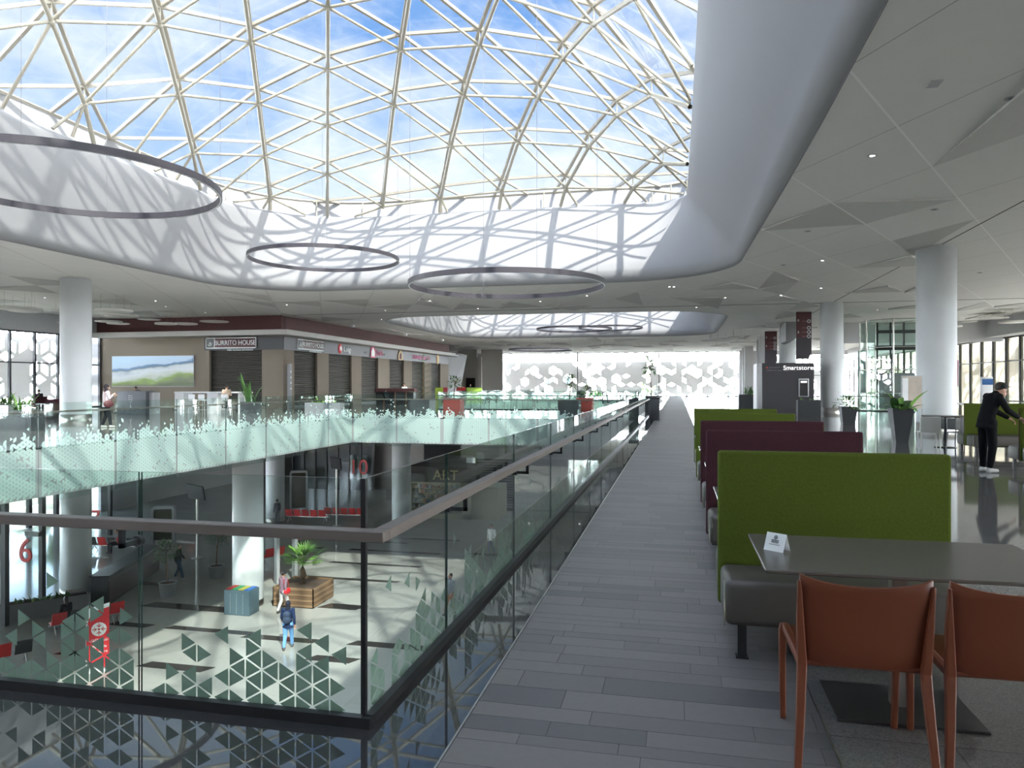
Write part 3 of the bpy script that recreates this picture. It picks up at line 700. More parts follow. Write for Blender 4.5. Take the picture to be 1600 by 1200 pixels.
# orange chairs
def chair():
    root = thing('plastic_chair', 'left orange plastic chair pushed up to the nearest dining table', 'chair', (0.745, 3.24, 0), 0, 'orange plastic chairs')
    # back shell: curved panel between the rear legs, y=0 is the rear
    b = MB(); n = 12; hw = 0.25; T = 0.018
    rows = [(0.44, 0.03, 0.225), (0.55, 0.015, 0.233), (0.66, 0.0, 0.243), (0.76, -0.02, 0.25), (0.815, -0.03, 0.25)]
    v = []
    for s_ in (0, 1):
        for z, y, w in rows:
            for i in range(n+1):
                u = -1+2*i/n; dz = -0.028*(1-u*u) if z > .8 else 0; v.append((u*w, y+0.035*(1-u*u)*-1*0.6+s_*T, z+dz+(0.012*abs(u)**6 if z > .8 else 0)))
    R_ = len(rows); S = R_*(n+1); f = []
    for j in range(R_-1):
        for i in range(n): a = j*(n+1)+i; f += [(a, a+1, a+n+2, a+n+1), (S+a+n+1, S+a+n+2, S+a+1, S+a)]
    for i in range(n): a = (R_-1)*(n+1)+i; f += [(a, a+1, S+a+1, S+a), (i+1, i, S+i, S+i+1)]
    for j in range(R_-1): a = j*(n+1); f += [(a+n+1, a, S+a, S+a+n+1)[::-1], (a+n, a+2*n+1, S+a+2*n+1, S+a+n)[::-1]]
    b.add(v, f, 0, True); o = b.build('backrest', M_orange, root); o.modifiers.new('b', 'BEVEL').width = 0.004
    b = MB(); b.bbox(-.225, .225, 0.02, 0.50, 0.432, 0.455, 0.01); b.build('seat', M_orange, root)
    for sx in (-1, 1):
        def leg(pts, ra, rb, nm='leg'):
            q = MB(); K = len(pts); vv = []
            for (x, y, z), a_, b_ in zip(pts, ra, rb):
                vv += [(x-a_, y-b_, z), (x+a_, y-b_, z), (x+a_, y+b_, z), (x-a_, y+b_, z)]
            fs = [(0, 3, 2, 1), tuple(range(4*K-4, 4*K))]
            for k in range(K-1):
                for i in range(4): fs.append((4*k+i, 4*k+(i+1)%4, 4*k+4+(i+1)%4, 4*k+4+i))
            q.add(vv, fs); o_ = q.build(nm, M_orange, root); bv = o_.modifiers.new('b', 'BEVEL'); bv.width = 0.006; bv.segments = 2
        leg([(sx*.262, -.05, 0), (sx*.245, -.01, .25), (sx*.235, .02, .44), (sx*.245, .0, .64), (sx*.252, -.028, .80)], [.014, .017, .019, .014, .007], [.014, .018, .022, .018, .008])
        leg([(sx*.245, .50, 0), (sx*.25, .49, .30), (sx*.248, .485, .43), (sx*.244, .48, .462)], [.013, .015, .018, .016], [.014, .018, .022, .02])
        q = MB(); q.bbox(sx*.238-.016, sx*.238+.016, 0.02, 0.49, .43, .465, .008); q.build('seat_rail', M_orange, root)
    return root
c0 = chair()
dup(c0, (1.305, 3.24, 0), 0, 'right orange plastic chair, partly cut off by the right picture edge')
# right-hand booths
booth('green booth bench behind the person in black', 6.55, 2.2, 19.0, M_green, M_mar, group='booth benches at the right edge')
booth('green booth bench in front of the person in black, cut by the picture edge', 6.2, 2.2, 15.3, M_green, M_mar, group='booth benches at the right edge')
# bar table and chairs at right
def round_table(lab, x, y, r, z, m=M_wood):
    root = thing('bar_table', lab, 'table', (x, y, 0))
    MB().lathe([(0, z-.03), (r-.01, z-.03), (r, z-.02), (r, z-.005), (r-.01, z), (0, z)], 40).build('tabletop', m, root)
    MB().lathe([(0, 0.02), (.035, 0.02), (.035, z-.03)], 16).build('pedestal', M_black, root)
    MB().lathe([(0, 0), (.26, 0), (.26, .012), (.04, .03), (0, .03)], 32).build('base_plate', M_black, root)
    return root
round_table('dark-topped round table beside the tall column on the right', 6.75, 20.9, .55, 0.82)
def simple_chair(lab, x, y, rz, m, group):
    root = thing('cafe_chair', lab, 'chair', (x, y, 0), rz, group)
    b = MB(); b.bbox(-.23, .23, -.03, 0.0, .44, .82, .015); b.build('backrest', m, root)
    b = MB(); b.bbox(-.23, .23, 0, .42, .42, .45, .012); b.build('seat', m, root)
    for sx in (-1, 1):
        for y_ in (0.0, .4): l_ = MB(); l_.cyl((sx*.22, y_-.02 if y_ == 0 else y_+.02, 0), (sx*.2, y_, .43), .014, .02, 8); l_.build('leg', m, root)
    return root
M_wchair = mat('white_plastic', (0.62, 0.60, 0.55), 0.4)
simple_chair('white cafe chair at the left of the round table by the column', 6.15, 20.1, -0.1, M_wchair, 'cafe chairs at the round table')
simple_chair('dark cafe chair in front of the round table by the column', 6.95, 20.0, 0.5, M_grey, 'cafe chairs at the round table')
# low grey armchair
root = thing('tub_chair', 'low grey upholstered tub chair beside the green booth at the right', 'armchair', (XatY(1500, 22.6), 22.6, 0), 0.3)
b = MB(); b.bbox(-.36, .36, -.3, .3, .38, .52, .05); b.build('seat', M_taupe, root)
b = MB(); b.bbox(-.38, .38, -.36, -.27, .38, .78, .04); b.bbox(-.40, -.31, -.36, .28, .38, .70, .04); b.bbox(.31, .40, -.36, .28, .38, .70, .04); b.build('backrest', mat('grey_felt', (0.16, 0.155, 0.15), .9), root)
for sx in (-1, 1):
    for sy in (-1, 1): l_ = MB(); l_.cyl((sx*.32, sy*.25, 0), (sx*.28, sy*.22, .4), .015, .02, 8); l_.build('leg', M_black, root)

# ------------------------------------------------------------------ plants and planters
def leaf(b, p, d, ln, w, droop=0.3, mi=0, n=4, fold=0.15):
    """curved blade leaf from p along d"""
    d = Vector(d).normalized(); s_ = d.cross(Vector((0, 0, 1)));
    if s_.length < .05: s_ = Vector((1, 0, 0))
    s_.normalize(); vv = []; p = Vector(p); q = p.copy(); dd = d.copy()
    for k in range(n+1):
        t = k/n; ww = w*math.sin(PI*min(0.97, 0.12+t*0.88))*.5; up = s_.cross(dd).normalized()
        vv += [q-s_*ww+up*ww*fold, q+Vector((0, 0, 0)), q+s_*ww+up*ww*fold]
        q = q+dd*ln/n; dd = (dd+Vector((0, 0, -droop/n*1.5))).normalized()
    f = []
    for k in range(n):
        for i in (0, 1): a = 3*k+i; f.append((a, a+1, a+4, a+3))
    b.add(vv, f, mi, True)
def bush(c, R, n, lw, seed, sc=(1, 1, 1), mi=0):
    rr = random.Random(seed); b = MB()
    for _ in range(n):
        a = rr.random()*2*PI; u = rr.uniform(-0.55, 1); r = R*(0.35+0.65*rr.random()**.5); s_ = math.sqrt(max(0, 1-u*u))
        p = Vector((c[0]+r*s_*math.cos(a)*sc[0], c[1]+r*s_*math.sin(a)*sc[1], c[2]+r*u*sc[2]))
        d = Vector((math.cos(a)+rr.uniform(-.7, .7), math.sin(a)+rr.uniform(-.7, .7), u*.6+rr.uniform(-.4, .6)))
        leaf(b, p, d, lw*rr.uniform(.7, 1.3), lw*.42, .35, rr.choice((0, 0, 1)) if mi == 0 else mi, 2)
    return b
def pot_round(root, r0, r1, h, m, name='pot'):
    MB().lathe([(0, 0), (r0, 0), (r1, h-.04), (r1+.02, h-.04), (r1+.02, h), (r1-.03, h), (r1-.04, h-.06), (0, h-.06)], 28).build(name, m, root)
    MB().lathe([(0, h-.055), (r1-.03, h-.055)], 20).build('soil', M_soil, root)
def pot_box(root, w, d, h, m, name='pot', taper=0.0):
    b = MB(); x, y = w/2, d/2; a, c = x-taper, y-taper
    b.add([(-a,-c,0),(a,-c,0),(a,c,0),(-a,c,0),(-x,-y,h),(x,-y,h),(x,y,h),(-x,y,h),(-x+.03,-y+.03,h),(x-.03,-y+.03,h),(x-.03,y-.03,h),(-x+.03,y-.03,h),(-x+.03,-y+.03,h-.06),(x-.03,-y+.03,h-.06),(x-.03,y-.03,h-.06),(-x+.03,y-.03,h-.06)],
          [(0,3,2,1),(0,1,5,4),(1,2,6,5),(2,3,7,6),(3,0,4,7),(4,5,9,8),(5,6,10,9),(6,7,11,10),(7,4,8,11),(8,9,13,12),(9,10,14,13),(10,11,15,14),(11,8,12,15)])
    b.build(name, m, root); MB().box(-x+.03, x-.03, -y+.03, y-.03, h-.07, h-.058).build('soil', M_soil, root)
def tree_pot(lab, x, y, z, h, R, pot='round', pr=.35, ph=.6, potm=None, n=260, lw=.16, seed=1, lean=0.1, potname='pot', group=None, mats=None, sc=(1, 1, 1.1)):
    root = thing('potted_tree', lab, 'potted plant', (x, y, z), 0, group)
    (pot_round(root, pr*.8, pr, ph, potm or M_grey) if pot == 'round' else pot_box(root, pr*2, pr*2, ph, potm or M_dark))
    rr = random.Random(seed); b = MB()
    t = [(0, 0, ph-.07), (lean*.3, 0, ph+(h-ph)*.35), (lean, .03, h-R*1.0)]
    b.tube(t, [.035, .028, .02], 8)
    for k in range(6): a = k*1.05; b.tube([t[2], (t[2][0]+R*.5*math.cos(a), R*.5*math.sin(a), h-R*.6+.1*(k % 3))], [.014, .006], 5)
    b.build('trunk', M_bark, root); bush((lean, 0, h-R), R, n, lw, seed, sc).build('foliage', mats or [M_leaf, M_leafl], root); return root
def spiky(lab, x, y, z, w, d, ph, n, ln, lw, potm, seed, name='potted_plant', up=.9, mats=None, taper=0.0, rz=0, spread=.3):
    root = thing(name, lab, 'potted plant', (x, y, z), rz)
    pot_box(root, w, d, ph, potm, 'pot', taper); rr = random.Random(seed); b = MB()
    for _ in range(n):
        a = rr.random()*2*PI; leaf(b, (rr.uniform(-w*spread, w*spread), rr.uniform(-d*spread, d*spread), ph-.08), (math.cos(a)*rr.uniform(.2, 1), math.sin(a)*rr.uniform(.2, 1), up*rr.uniform(.6, 1.4)), ln*rr.uniform(.6, 1.25), lw, rr.uniform(.3, 1.1), rr.choice((0, 0, 1)), 5)
    b.build('foliage', mats or [M_leaf, M_leafl], root); return root
def fir(lab, x, y, z, h, ph, pr, potm, seed, group=None):
    """layered Norfolk-pine like plant in a box pot"""
    root = thing('potted_tree', lab, 'potted plant', (x, y, z), 0, group); pot_box(root, pr*2, pr*2, ph, potm); rr = random.Random(seed)
    MB().cyl((0, 0, ph-.07), (0, 0, h), .03, .01, 6).build('trunk', M_bark, root); b = MB(); k = 0
    zz_ = ph+.25
    while zz_ < h:
        R = (h-zz_)*.35+.12
        for i in range(7):
            a = i*2*PI/7+k; 
            for u in range(4): leaf(b, (math.cos(a)*R*u/4, math.sin(a)*R*u/4, zz_+.04*u), (math.cos(a+rr.uniform(-.5, .5)), math.sin(a+rr.uniform(-.5, .5)), .1), R*.5, .09, .2, 0, 2)
        zz_ += .27; k += .5
    b.build('foliage', [M_leaf], root); return root
spiky('tapered black planter with broad dark leaves and a pale flower beside the white cafe chair', *W(1407, 691).xy, 0, .55, .55, .95, 14, .8, .22, M_dark, 2, taper=.12, up=.5)
# bush in tapered black pot
root = thing('potted_plant', 'bushy plant spilling over a black tapered pot on the polished floor', 'potted plant', W(1325, 663))
pot_box(root, .62, .62, .72, M_dark, 'pot', .08); bush((0, 0, .82), .55, 420, .13, 4, (1, 1, .62)).build('foliage', [M_leaf, M_leafl], root)
spiky('long black planter box with low leaves between the kiosk and the column', *W(1263, 651).xy, 0, 1.1, .6, .85, 8, .3, .08, M_dark, 6)
spiky('black planter box with leafy plants far off left of the dark kiosk', XatY(1171, 58), 58, 0, 1.6, .8, .9, 26, .9, .1, M_dark, 9)
fir('layered green tree in a dark box beside the closed shops, left of the red planter', *W(661, 652).xy, 0, 3.2, .9, .5, M_dark, 3)
tree_pot('leafy tree in a square red planter on the bridge', XatY(709, 41.5), 41.5, 0, 2.1, .42, 'box', .5, .82, M_redbox, 160, .2, 5)
tree_pot('tall leafy plant in a wide black planter beside the second red planter', XatY(890, 43), 43, 0, 2.1, .4, 'box', .6, .7, M_dark, 160, .2, 6, sc=(.7, .7, 1.4))
tree_pot('fluffy plant in the second, farther red planter on the bridge', XatY(914, 45.2), 45.2, 0, 1.6, .35, 'box', .48, .82, M_redbox, 150, .2, 7)
tree_pot('slim dark-leaved tree in a tall black pot at the walkway rail end', XatY(1018, 42.5), 42.5, 0, 3.0, .42, 'box', .26, 1.0, M_dark, 120, .28, 8, lean=-.1, sc=(.8, .8, 1.5))
fir('small layered fir seen against the patterned window, left of centre', XatY(908, 95), 95, 0, 6.2, .9, .5, M_dark, 13)
# tall black waste bin by the walkway
root = thing('waste_bin', 'tall black waste bin standing on the walkway edge beside the rail end', 'bin', (*W(1023, 657).xy, 0))
MB().bbox(-.22, .22, -.22, .22, 0, .98, .03).build('body', M_dark, root); MB().bbox(-.235, .235, -.235, .235, .98, 1.05, .02).build('lid', M_black, root)
spiky('large dark planter box full of grassy leaves in front of the left column', *W(35, 672).xy, 0, 1.35, .6, .72, 34, .75, .07, M_dark, 10, up=1.1, mats=[M_leaf, M_leafl])
spiky('second dark planter with spiky leaves at the far left window', *W(12, 655).xy, 0, 1.2, .5, .7, 26, .8, .08, M_dark, 11, up=1.0)
spiky('dark cactus-like plant in a planter before the shuttered corner shop', *W(392, 648).xy, 0, 1.0, .5, .7, 12, 1.5, .16, M_dark, 12, up=2.2, mats=[M_leaf, M_leaf])
spiky('low planter with bright yellow-green leaves before the second shutter', *W(507, 650).xy, 0, 2.0, .5, .7, 40, .35, .1, M_grey, 14, mats=[M_leafl, M_leafl])

# ------------------------------------------------------------------ food court block
SX = -27.0
b = MB(); X0 = XatY(148, 47)
M_shut = None
def shutter_mat():
    m = mat('shutter_steel', (0.085, 0.08, 0.07), 0.45, 0.6); t = m.node_tree; tcn = [x for x in t.nodes if x.type == 'TEX_COORD'][0]
    wv = t.nodes.new('ShaderNodeTexWave'); wv.bands_direction = 'Z'; wv.inputs['Scale'].default_value = 2.0; t.links.new(tcn.outputs['Object'], wv.inputs['Vector'])
    bp = t.nodes.new('ShaderNodeBump'); bp.inputs['Strength'].default_value = 1.0; bp.inputs['Distance'].default_value = 0.06
    t.links.new(wv.outputs['Fac'], bp.inputs['Height']); bs = t.nodes['Principled BSDF']; t.links.new(bp.outputs[0], bs.inputs['Normal']); return m
M_shut = shutter_mat(); M_band = mat('sign_band', (0.13, 0.125, 0.14), 0.5); M_bandd = mat('sign_band_dark', (0.03, 0.03, 0.035), 0.5)
ZB0, ZB1 = 4.12, 5.05
xs0, xs1 = XatY(327, 47), XatY(409, 47)
b.box(X0, xs0, 47, 47.5, 0, 5.1); b.box(xs1, SX, 47, 47.5, 0, ZB0); b.box(xs0, xs1, 47.35, 47.5, 0, 5.1); b.box(xs1, SX, 47.05, 47.5, ZB0, 5.1)
ys = [(YatX(a, SX), YatX(c, SX)) for a, c in ((460, 495.7), (513.7, 549.5), (565, 591), (609, 631), (644, 663), (674, 688))]
prev = 47.5
for y0, y1 in ys: b.box(SX-.5, SX, prev, y0, 0, ZB0); prev = y1
b.box(SX-.5, SX, prev, prev+3.2, 0, ZB0); YE = prev+3.2
b.box(SX-.5, SX, 47.5, YE, ZB0, 5.1)
struct(b.build('wall_shops', M_sand))
b = MB(); b.box(XatY(320, 47), SX+.03, 46.93, 47, ZB0, 5.02); struct(b.build('trim_1', M_bandd))
b = MB(); b.box(SX, SX+.06, 47.0, YE, ZB0, 5.02); struct(b.build('trim_2', M_band))
b = MB(); b.box(EX[0], SX+.9, 45.9, 47, 5.1, 5.45); b.box(SX, SX+.9, 47, YE+1.5, 5.1, 5.45); struct(b.build('trim_3', mat('canopy_white', (0.6, 0.59, 0.57), 0.6)))
b = MB(); b.box(EX[0], SX+.1, 46.6, 47.2, 5.45, CH-.01); b.box(SX-.4, SX+.1, 47, YE, 5.45, CH-.01); struct(b.build('wall_bulkhead', M_maroon))
def shutter(lab, M, w, h, n=None):
    root = thing('roller_shutter', lab, 'shutter', M[0], M[1], 'closed roller shutters of the food court')
    MB().box(0, w, 0, .04, 0, h).build('slat_curtain', M_shut, root)
    g = MB(); g.box(-.04, .02, -.03, .06, 0, h); g.box(w-.02, w+.04, -.03, .06, 0, h); g.build('guide_rail', M_black, root)
    MB().box(0, w, -.02, .06, 0, .12).build('bottom_bar', M_grey, root)
shutter('roller shutter facing the camera under the first lettered shop sign', ((xs0, 47.25, 0), 0), xs1-xs0, ZB0)
for k, ((y0, y1), nm) in enumerate(zip(ys, ('nearest the corner, under the second lettered sign', 'under the round red and white logo', 'under the pink double logo', 'under the gold house-shaped logo', 'under the pink lettering', 'farthest along, under the last gold logo'))):
    shutter('roller shutter '+nm, ((SX-.25, y1, 0), -PI/2), y1-y0, ZB0) if 0 else shutter('roller shutter '+nm, ((SX-.2, y0, 0), PI/2), y1-y0, ZB0)
# landscape picture
px0, px1 = XatY(176, 47), XatY(304, 47)
def landscape():
    m = bpy.data.materials.new('landscape_print'); m.use_nodes = True; t = m.node_tree; bs = t.nodes['Principled BSDF']; bs.inputs['Roughness'].default_value = .5
    tcn = t.nodes.new('ShaderNodeTexCoord'); sp = t.nodes.new('ShaderNodeSeparateXYZ'); t.links.new(tcn.outputs['Generated'], sp.inputs[0])
    n = t.nodes.new('ShaderNodeTexNoise'); n.inputs['Scale'].default_value = 3.2; n.inputs['Detail'].default_value = 7; t.links.new(tcn.outputs['Generated'], n.inputs['Vector'])
    def mt(op, a, c):
        q = t.nodes.new('ShaderNodeMath'); q.operation = op
        for i, v in enumerate((a, c)):
            if isinstance(v, float): q.inputs[i].default_value = v
            else: t.links.new(v, q.inputs[i])
        return q.outputs[0]
    h = mt('ADD', sp.outputs['Z'], mt('MULTIPLY', mt('SUBTRACT', n.outputs['Fac'], .5), .55)); h = mt('ADD', h, mt('MULTIPLY', mt('SUBTRACT', .5, sp.outputs['X']) if 0 else mt('SUBTRACT', sp.outputs['X'], .5), -.35))
    r_ = t.nodes.new('ShaderNodeValToRGB'); t.links.new(h, r_.inputs[0]); el = r_.color_ramp.elements
    el[0].position = 0; el[0].color = (.10, .13, .05, 1); el[1].position = 1; el[1].color = (.45, .62, .78, 1)
    for p_, c_ in ((.12, (.16, .19, .08)), (.22, (.22, .33, .06)), (.30, (.50, .55, .48)), (.45, (.62, .66, .68)), (.56, (.50, .55, .58)), (.62, (.10, .16, .20)), (.70, (.09, .20, .42)), (.76, (.45, .58, .72))):
        q = el.new(p_); q.color = (*c_, 1)
    t.links.new(r_.outputs[0], bs.inputs['Base Color']); return m
root = thing('landscape_picture', 'wide landscape print of green hills and water on the sandstone wall', 'picture', (px0, 46.98, 0))
MB().box(0.03, px1-px0-.03, -.07, -.05, 1.53, 3.73).build('print', landscape(), root); MB().box(0, px1-px0, -.05, 0, 1.5, 3.76).build('frame', M_lgrey, root)
# shop signs
def lettered(lab, loc, rz, w, h):
    r_ = thing('shop_sign', lab, 'sign', loc, rz); b = MB()
    MB().bbox(-w/2, w/2, -.06, 0, -h/2, h/2, .05).build('sign_frame', M_signw, r_)
    MB().bbox(-w/2+.07, w/2-.07, -.075, -.05, -h/2+.07, h/2-.07, .03).build('sign_panel', mat('sign_maroon', (.07, .012, .015), .5), r_)
    MB().box(-w/2+.07, -w/2+.9*h, -.08, -.06, -h/2+.07, h/2-.07).build('logo_panel', M_black, r_)
    MB().box(-w/2+.9*h, -w/2+.9*h+.04, -.085, -.06, -h/2+.07, h/2-.07).build('divider', M_signw, r_)
    q = MB(); c = -w/2+.5*h
    q.tube([(c-.26*h, -.09, -.12*h), (c-.1*h, -.09, -.22*h), (c+.12*h, -.09, -.18*h), (c+.27*h, -.09, -.02*h)], [.02, .045, .045, .015], 6); q.tube([(c-.2*h, -.09, -.02*h), (c, -.09, -.08*h), (c+.2*h, -.09, .02*h)], [.015, .03, .015], 6)
    q.tube([(c-.05*h, -.09, -.02*h), (c-.02*h, -.09, .2*h)], [.03, .01], 5); q.tube([(c+.03*h, -.09, 0), (c+.06*h, -.09, .12*h)], [.025, .01], 5)
    q.build('logo_mark', M_signw, r_)
    text('BURRITO HOUSE', h*.62, M_signw, r_, (-w/2+.9*h+(w-.9*h)/2, -.085, 0.0), sx=(w-.95*h)/(h*.62*7.7))
    text('STREET NATIONAL RESTAURANTS', h*.17, M_signw, r_, (w*.18, -.03, -h*.66)); return r_
xa, xb = XatY(322, 46.9), XatY(401, 46.9)
lettered('long maroon and white lettered shop sign facing the camera above the corner shutter', ((xa+xb)/2, 46.9, 4.62), 0, xb-xa, .78)
ya, yb = YatX(464, SX+.08), YatX(505, SX+.08)
lettered('maroon and white lettered shop sign around the corner, first on the receding wall', (SX+.08, (ya+yb)/2, 4.62), PI/2, yb-ya, .74)
def sgn_root(lab, pxa, pxb):
    ya, yb = YatX(pxa, SX+.08), YatX(pxb, SX+.08); return thing('shop_sign', lab, 'sign', (SX+.08, (ya+yb)/2, 4.6), PI/2), yb-ya
r_, w = sgn_root('round red and white face logo with white lettering on the shop band', 527, 551)
MB().ball((-w*.32, 0, 0), .36, 16, sc=(1, .2, 1.15)).build('logo_disc', M_red, r_); MB().ball((-w*.32, -.05, .02), .2, 12, sc=(1, .2, 1.1)).build('logo_face', M_signw, r_)
text('Luigi', .62, M_signw, r_, (w*.14, -.03, 0), sx=1.3)
r_, w = sgn_root('pair of white and pink decorative shop logos on the band', 568, 600)
b = MB(); b.lathe([(0, 0), (.001, 0)], 3)
MB().prism([(-.55, -.5), (.55, -.5), (.5, .1), (.25, .55), (0, .68), (-.25, .55), (-.5, .1)], 0, .05, lambda x, y, h: (x-w*.08, -h, y)).build('logo_shield', mat('sign_pink', (.55, .06, .16), .5), r_)
MB().prism([(-.35, -.38), (.35, -.38), (.32, .05), (0, .45), (-.32, .05)], 0, .03, lambda x, y, h: (x-w*.08, -h-.05, y)).build('logo_inset', M_signw, r_)
text('Quick', .8, mat('sign_pink', (.55, .06, .16)), r_, (w*.22, -.03, 0.0)); text('MENU', .2, M_signw, r_, (-w*.42, -.02, -.1)); text('MENU', .2, M_signw, r_, (w*.48, -.02, -.1))
r_, w = sgn_root('gold house-shaped shop logo with a red edge on the band', 620, 630)
MB().prism([(-.6, -.5), (.6, -.5), (.65, 0), (0, .6), (-.65, 0)], 0, .07, lambda x, y, h: (x, -h, y)).build('logo_house', mat('sign_gold', (.5, .33, .13), .5), r_)
MB().prism([(-.25, -.4), (.25, -.4), (.25, .05), (0, .25), (-.25, .05)], 0, .02, lambda x, y, h: (x, -h-.07, y)).build('logo_inset', M_maroon, r_)
r_, w = sgn_root('long pink lettered shop sign on the band', 645, 671)
text('DONUTS & CO', .62, mat('sign_pink2', (.75, .05, .25), .5), r_, (0, -.03, -.05), sx=w/(.62*6.6))
r_, w = sgn_root('gold oval logo at the far end of the shop band', 681, 687)
MB().ball((0, 0, 0), .62, 14, sc=(.8, .1, 1)).build('logo_disc', mat('sign_gold', (.5, .33, .13)), r_)
# slim totem in front of corner pillar
root = thing('menu_totem', 'slim grey vertical menu totem in front of the corner pillar', 'totem', (SX+.35, YatX(449, SX+.35)+.3, 0), PI/2)
MB().bbox(-.16, .16, -.1, .1, 0, 3.1, .02).build('body', M_grey, root)
for k in range(4): MB().box(-.08, .08, -.115, -.1, 1.3+k*.4, 1.42+k*.4).build('panel_mark', M_lgrey, root)
# white leaning fin at the end of the shop row
b = MB(); b.add([(SX-.3, YE, 0), (SX-.3, YE, 5.4), (SX+.9, YE+4.6, 5.4), (SX-.0, YE+4.0, 0)], [(0, 1, 2, 3)]); b.tube([(SX-.0, YE+4.0, 0), (SX+.9, YE+4.6, 5.4), (SX+.9, YE, 5.42)], .12, 6)
o = b.build('wall_fin', M_white); struct(o); o.modifiers.new('s', 'SOLIDIFY').thickness = .1

# ------------------------------------------------------------------ kiosk, signs, lift on the right
kx0, kx1 = XatY(1191, 44), XatY(1272, 44)
root = thing('vending_kiosk', 'dark vending kiosk with white lettering and a glowing screen window', 'kiosk', ((kx0+kx1)/2, 44, 0))
w = kx1-kx0
MB().box(-w/2, w/2, 0, 2.4, 0, 2.86).build('body', mat('kiosk_dark', (.045, .042, .047), .5), root)
MB().add([(-w/2-.25, .5, 0), (-w/2-.02, 0, 0), (-w/2-.02, 0, 2.86), (-w/2-.25, .5, 2.86), (-w/2-.25, 2.4, 0), (-w/2-.25, 2.4, 2.86)], [(0, 1, 2, 3), (4, 0, 3, 5)]).build('side_panel', M_lgrey, root)
MB().bbox(w*.2, w*.4, -.06, 0, .95, 1.98, .03).build('screen_frame', M_lgrey, root)
MB().box(w*.225, w*.375, -.075, -.06, 1.0, 1.9).build('screen', M_black, root)
MB().box(w*.24, w*.36, -.08, -.07, 1.74, 1.84).build('screen_glow', mat('lit_white', (1, 1, 1), .5, emit=.35), root)
text('Smart', .34, mat('lit_white', (1, 1, 1)), root, (w*.2, -.03, 2.58), align='RIGHT')
text('store', .34, mat('lit_white', (1, 1, 1)), root, (w*.205, -.035, 2.58), align='LEFT', sx=1.06)
text('AUTOMATIC SHOP', .11, M_grey, root, (-w*.2, -.02, 2.60)); text('OPEN DAY AND NIGHT', .11, M_grey, root, (-w*.2, -.02, 2.44))
MB().box(-w*.42, -w*.39, -.02, 0, 2.56, 2.64).build('red_mark', M_red, root)
# hanging directory signs
def hang(lab, pxa, pxb, Y, z0, m=None):
    x0, x1 = XatY(pxa, Y), XatY(pxb, Y); w = x1-x0; r_ = thing('hanging_sign', lab, 'sign', ((x0+x1)/2, Y, 0), 0, 'maroon directory signs hanging from the ceiling')
    z1 = CH-.02; h = z1-z0; M1 = mat('sign_wine', (.085, .028, .033), .5)
    MB().prism([(-w/2, z0), (w/2-.22, z0), (w/2, z0+.4), (w/2, z1), (-w/2, z1)], 0, .12, lambda x, y, q: (x, q, y)).build('sign_board', mat('sign_dark', (.05, .042, .05), .5), r_)
    MB().box(-w/2+.02, w/2-.02, -.012, 0, z0+h*.45, z1-.02).build('sign_panel', M1, r_)
    for k, t in enumerate((.80, .66, .57, .48)):
        MB().lathe([(.07, 0), (.12, 0), (.12, .01), (.07, .01), (.07, 0)], 20).build('symbol', M_lgrey, r_, (w*.32, -.015, z0+h*t)).rotation_euler = (PI/2, 0, 0)
        MB().box(-w*.12, w*.16, -.02, -.012, z0+h*t-.03, z0+h*t+.03).build('word_strip', mat('sign_text', (.22, .11, .11), .6), r_)
    for t in (.82, .57):
        MB().prism([(-.07, 0), (0, .09), (.07, 0), (.025, 0), (.025, -.09), (-.025, -.09), (-.025, 0)], 0, .008, lambda x, y, q: (x-w*.36, -.012-q, y+z0+h*t)).build('arrow', M_lgrey, r_)
hang('larger maroon directory sign hanging above the dark kiosk', 1244, 1268, 52, 3.35)
hang('smaller maroon directory sign hanging farther back, left of the larger one', 1195, 1214, 70, 3.4)
# ceiling bulkhead with slanted side
b = MB(); Y = 60; x0, x1 = XatY(1228, Y), XatY(1255, Y); b.prism([(x0, 6.49), (x0, 5.0), (x0+.3, 4.9), (x1, 5.6), (x1, 6.49)], Y, Y+3, lambda x, z, q: (x, q, z)); struct(b.build('ceiling_bulkhead', M_grey))
b = MB(); b.box(XatY(1306, 62), 24, 62, 62.3, 4.9, CH-.01); b.box(XatY(1155, 109), XatY(1162, 109), 108, 110, 0, CH)
for pxa, pxb, Y in ((1164, 1177, 96), (1186, 1195, 76)): b.box(XatY(pxa, Y), XatY(pxb, Y), Y, Y+1, 0, CH)
struct(b.build('wall_1', mat('wall_greyer', (.50, .50, .51), .8)))
# glass lift
Y = 52; xc = XatY(1378, Y)+1.0
root = thing('glass_lift', 'glazed lift shaft with a steel frame behind the tall right column', 'lift', (xc, Y, 0))
g = MB(); fr = MB(); n = 8; R = 2.3
for i in range(n):
    a, c = 2*PI*(i+.5)/n, 2*PI*(i+1.5)/n; p, q = Vector((R*math.cos(a), R*math.sin(a), 0)), Vector((R*math.cos(c), R*math.sin(c), 0))
    g.add([p, q, q+Vector((0, 0, 5.8)), p+Vector((0, 0, 5.8))], [(0, 1, 2, 3)]); fr.cyl(p, p+Vector((0, 0, 5.8)), .05, n=8)
    for z in (.05, 1.1, 2.6, 4.0, 5.75): fr.cyl(p+Vector((0, 0, z)), q+Vector((0, 0, z)), .03, n=6)
g.build('glass_panels', glass_mat('lift_glass', (.80, .92, .87)), root); fr.build('frame', M_steel, root)
MB().box(-.9, .9, -.2, 1.2, .1, 2.4).build('cabin', M_grey, root); b = MB(); [b.box(x-.05, x+.05, .3, .4, 0, 5.7) for x in (-1.2, 1.2, -.4, .4)]; b.box(-1.3, 1.3, .2, .5, 3.9, 4.2); b.box(-1.2, 1.2, .2, .5, 5.0, 5.2); b.build('guide_rails', M_dark, root)
b = MB(); b.box(XatY(1341, 75), XatY(1355, 75), 75, 75.2, 0, 4.9); struct(b.build('window_7', mat('teal_glass', (.02, .12, .10), .1)))
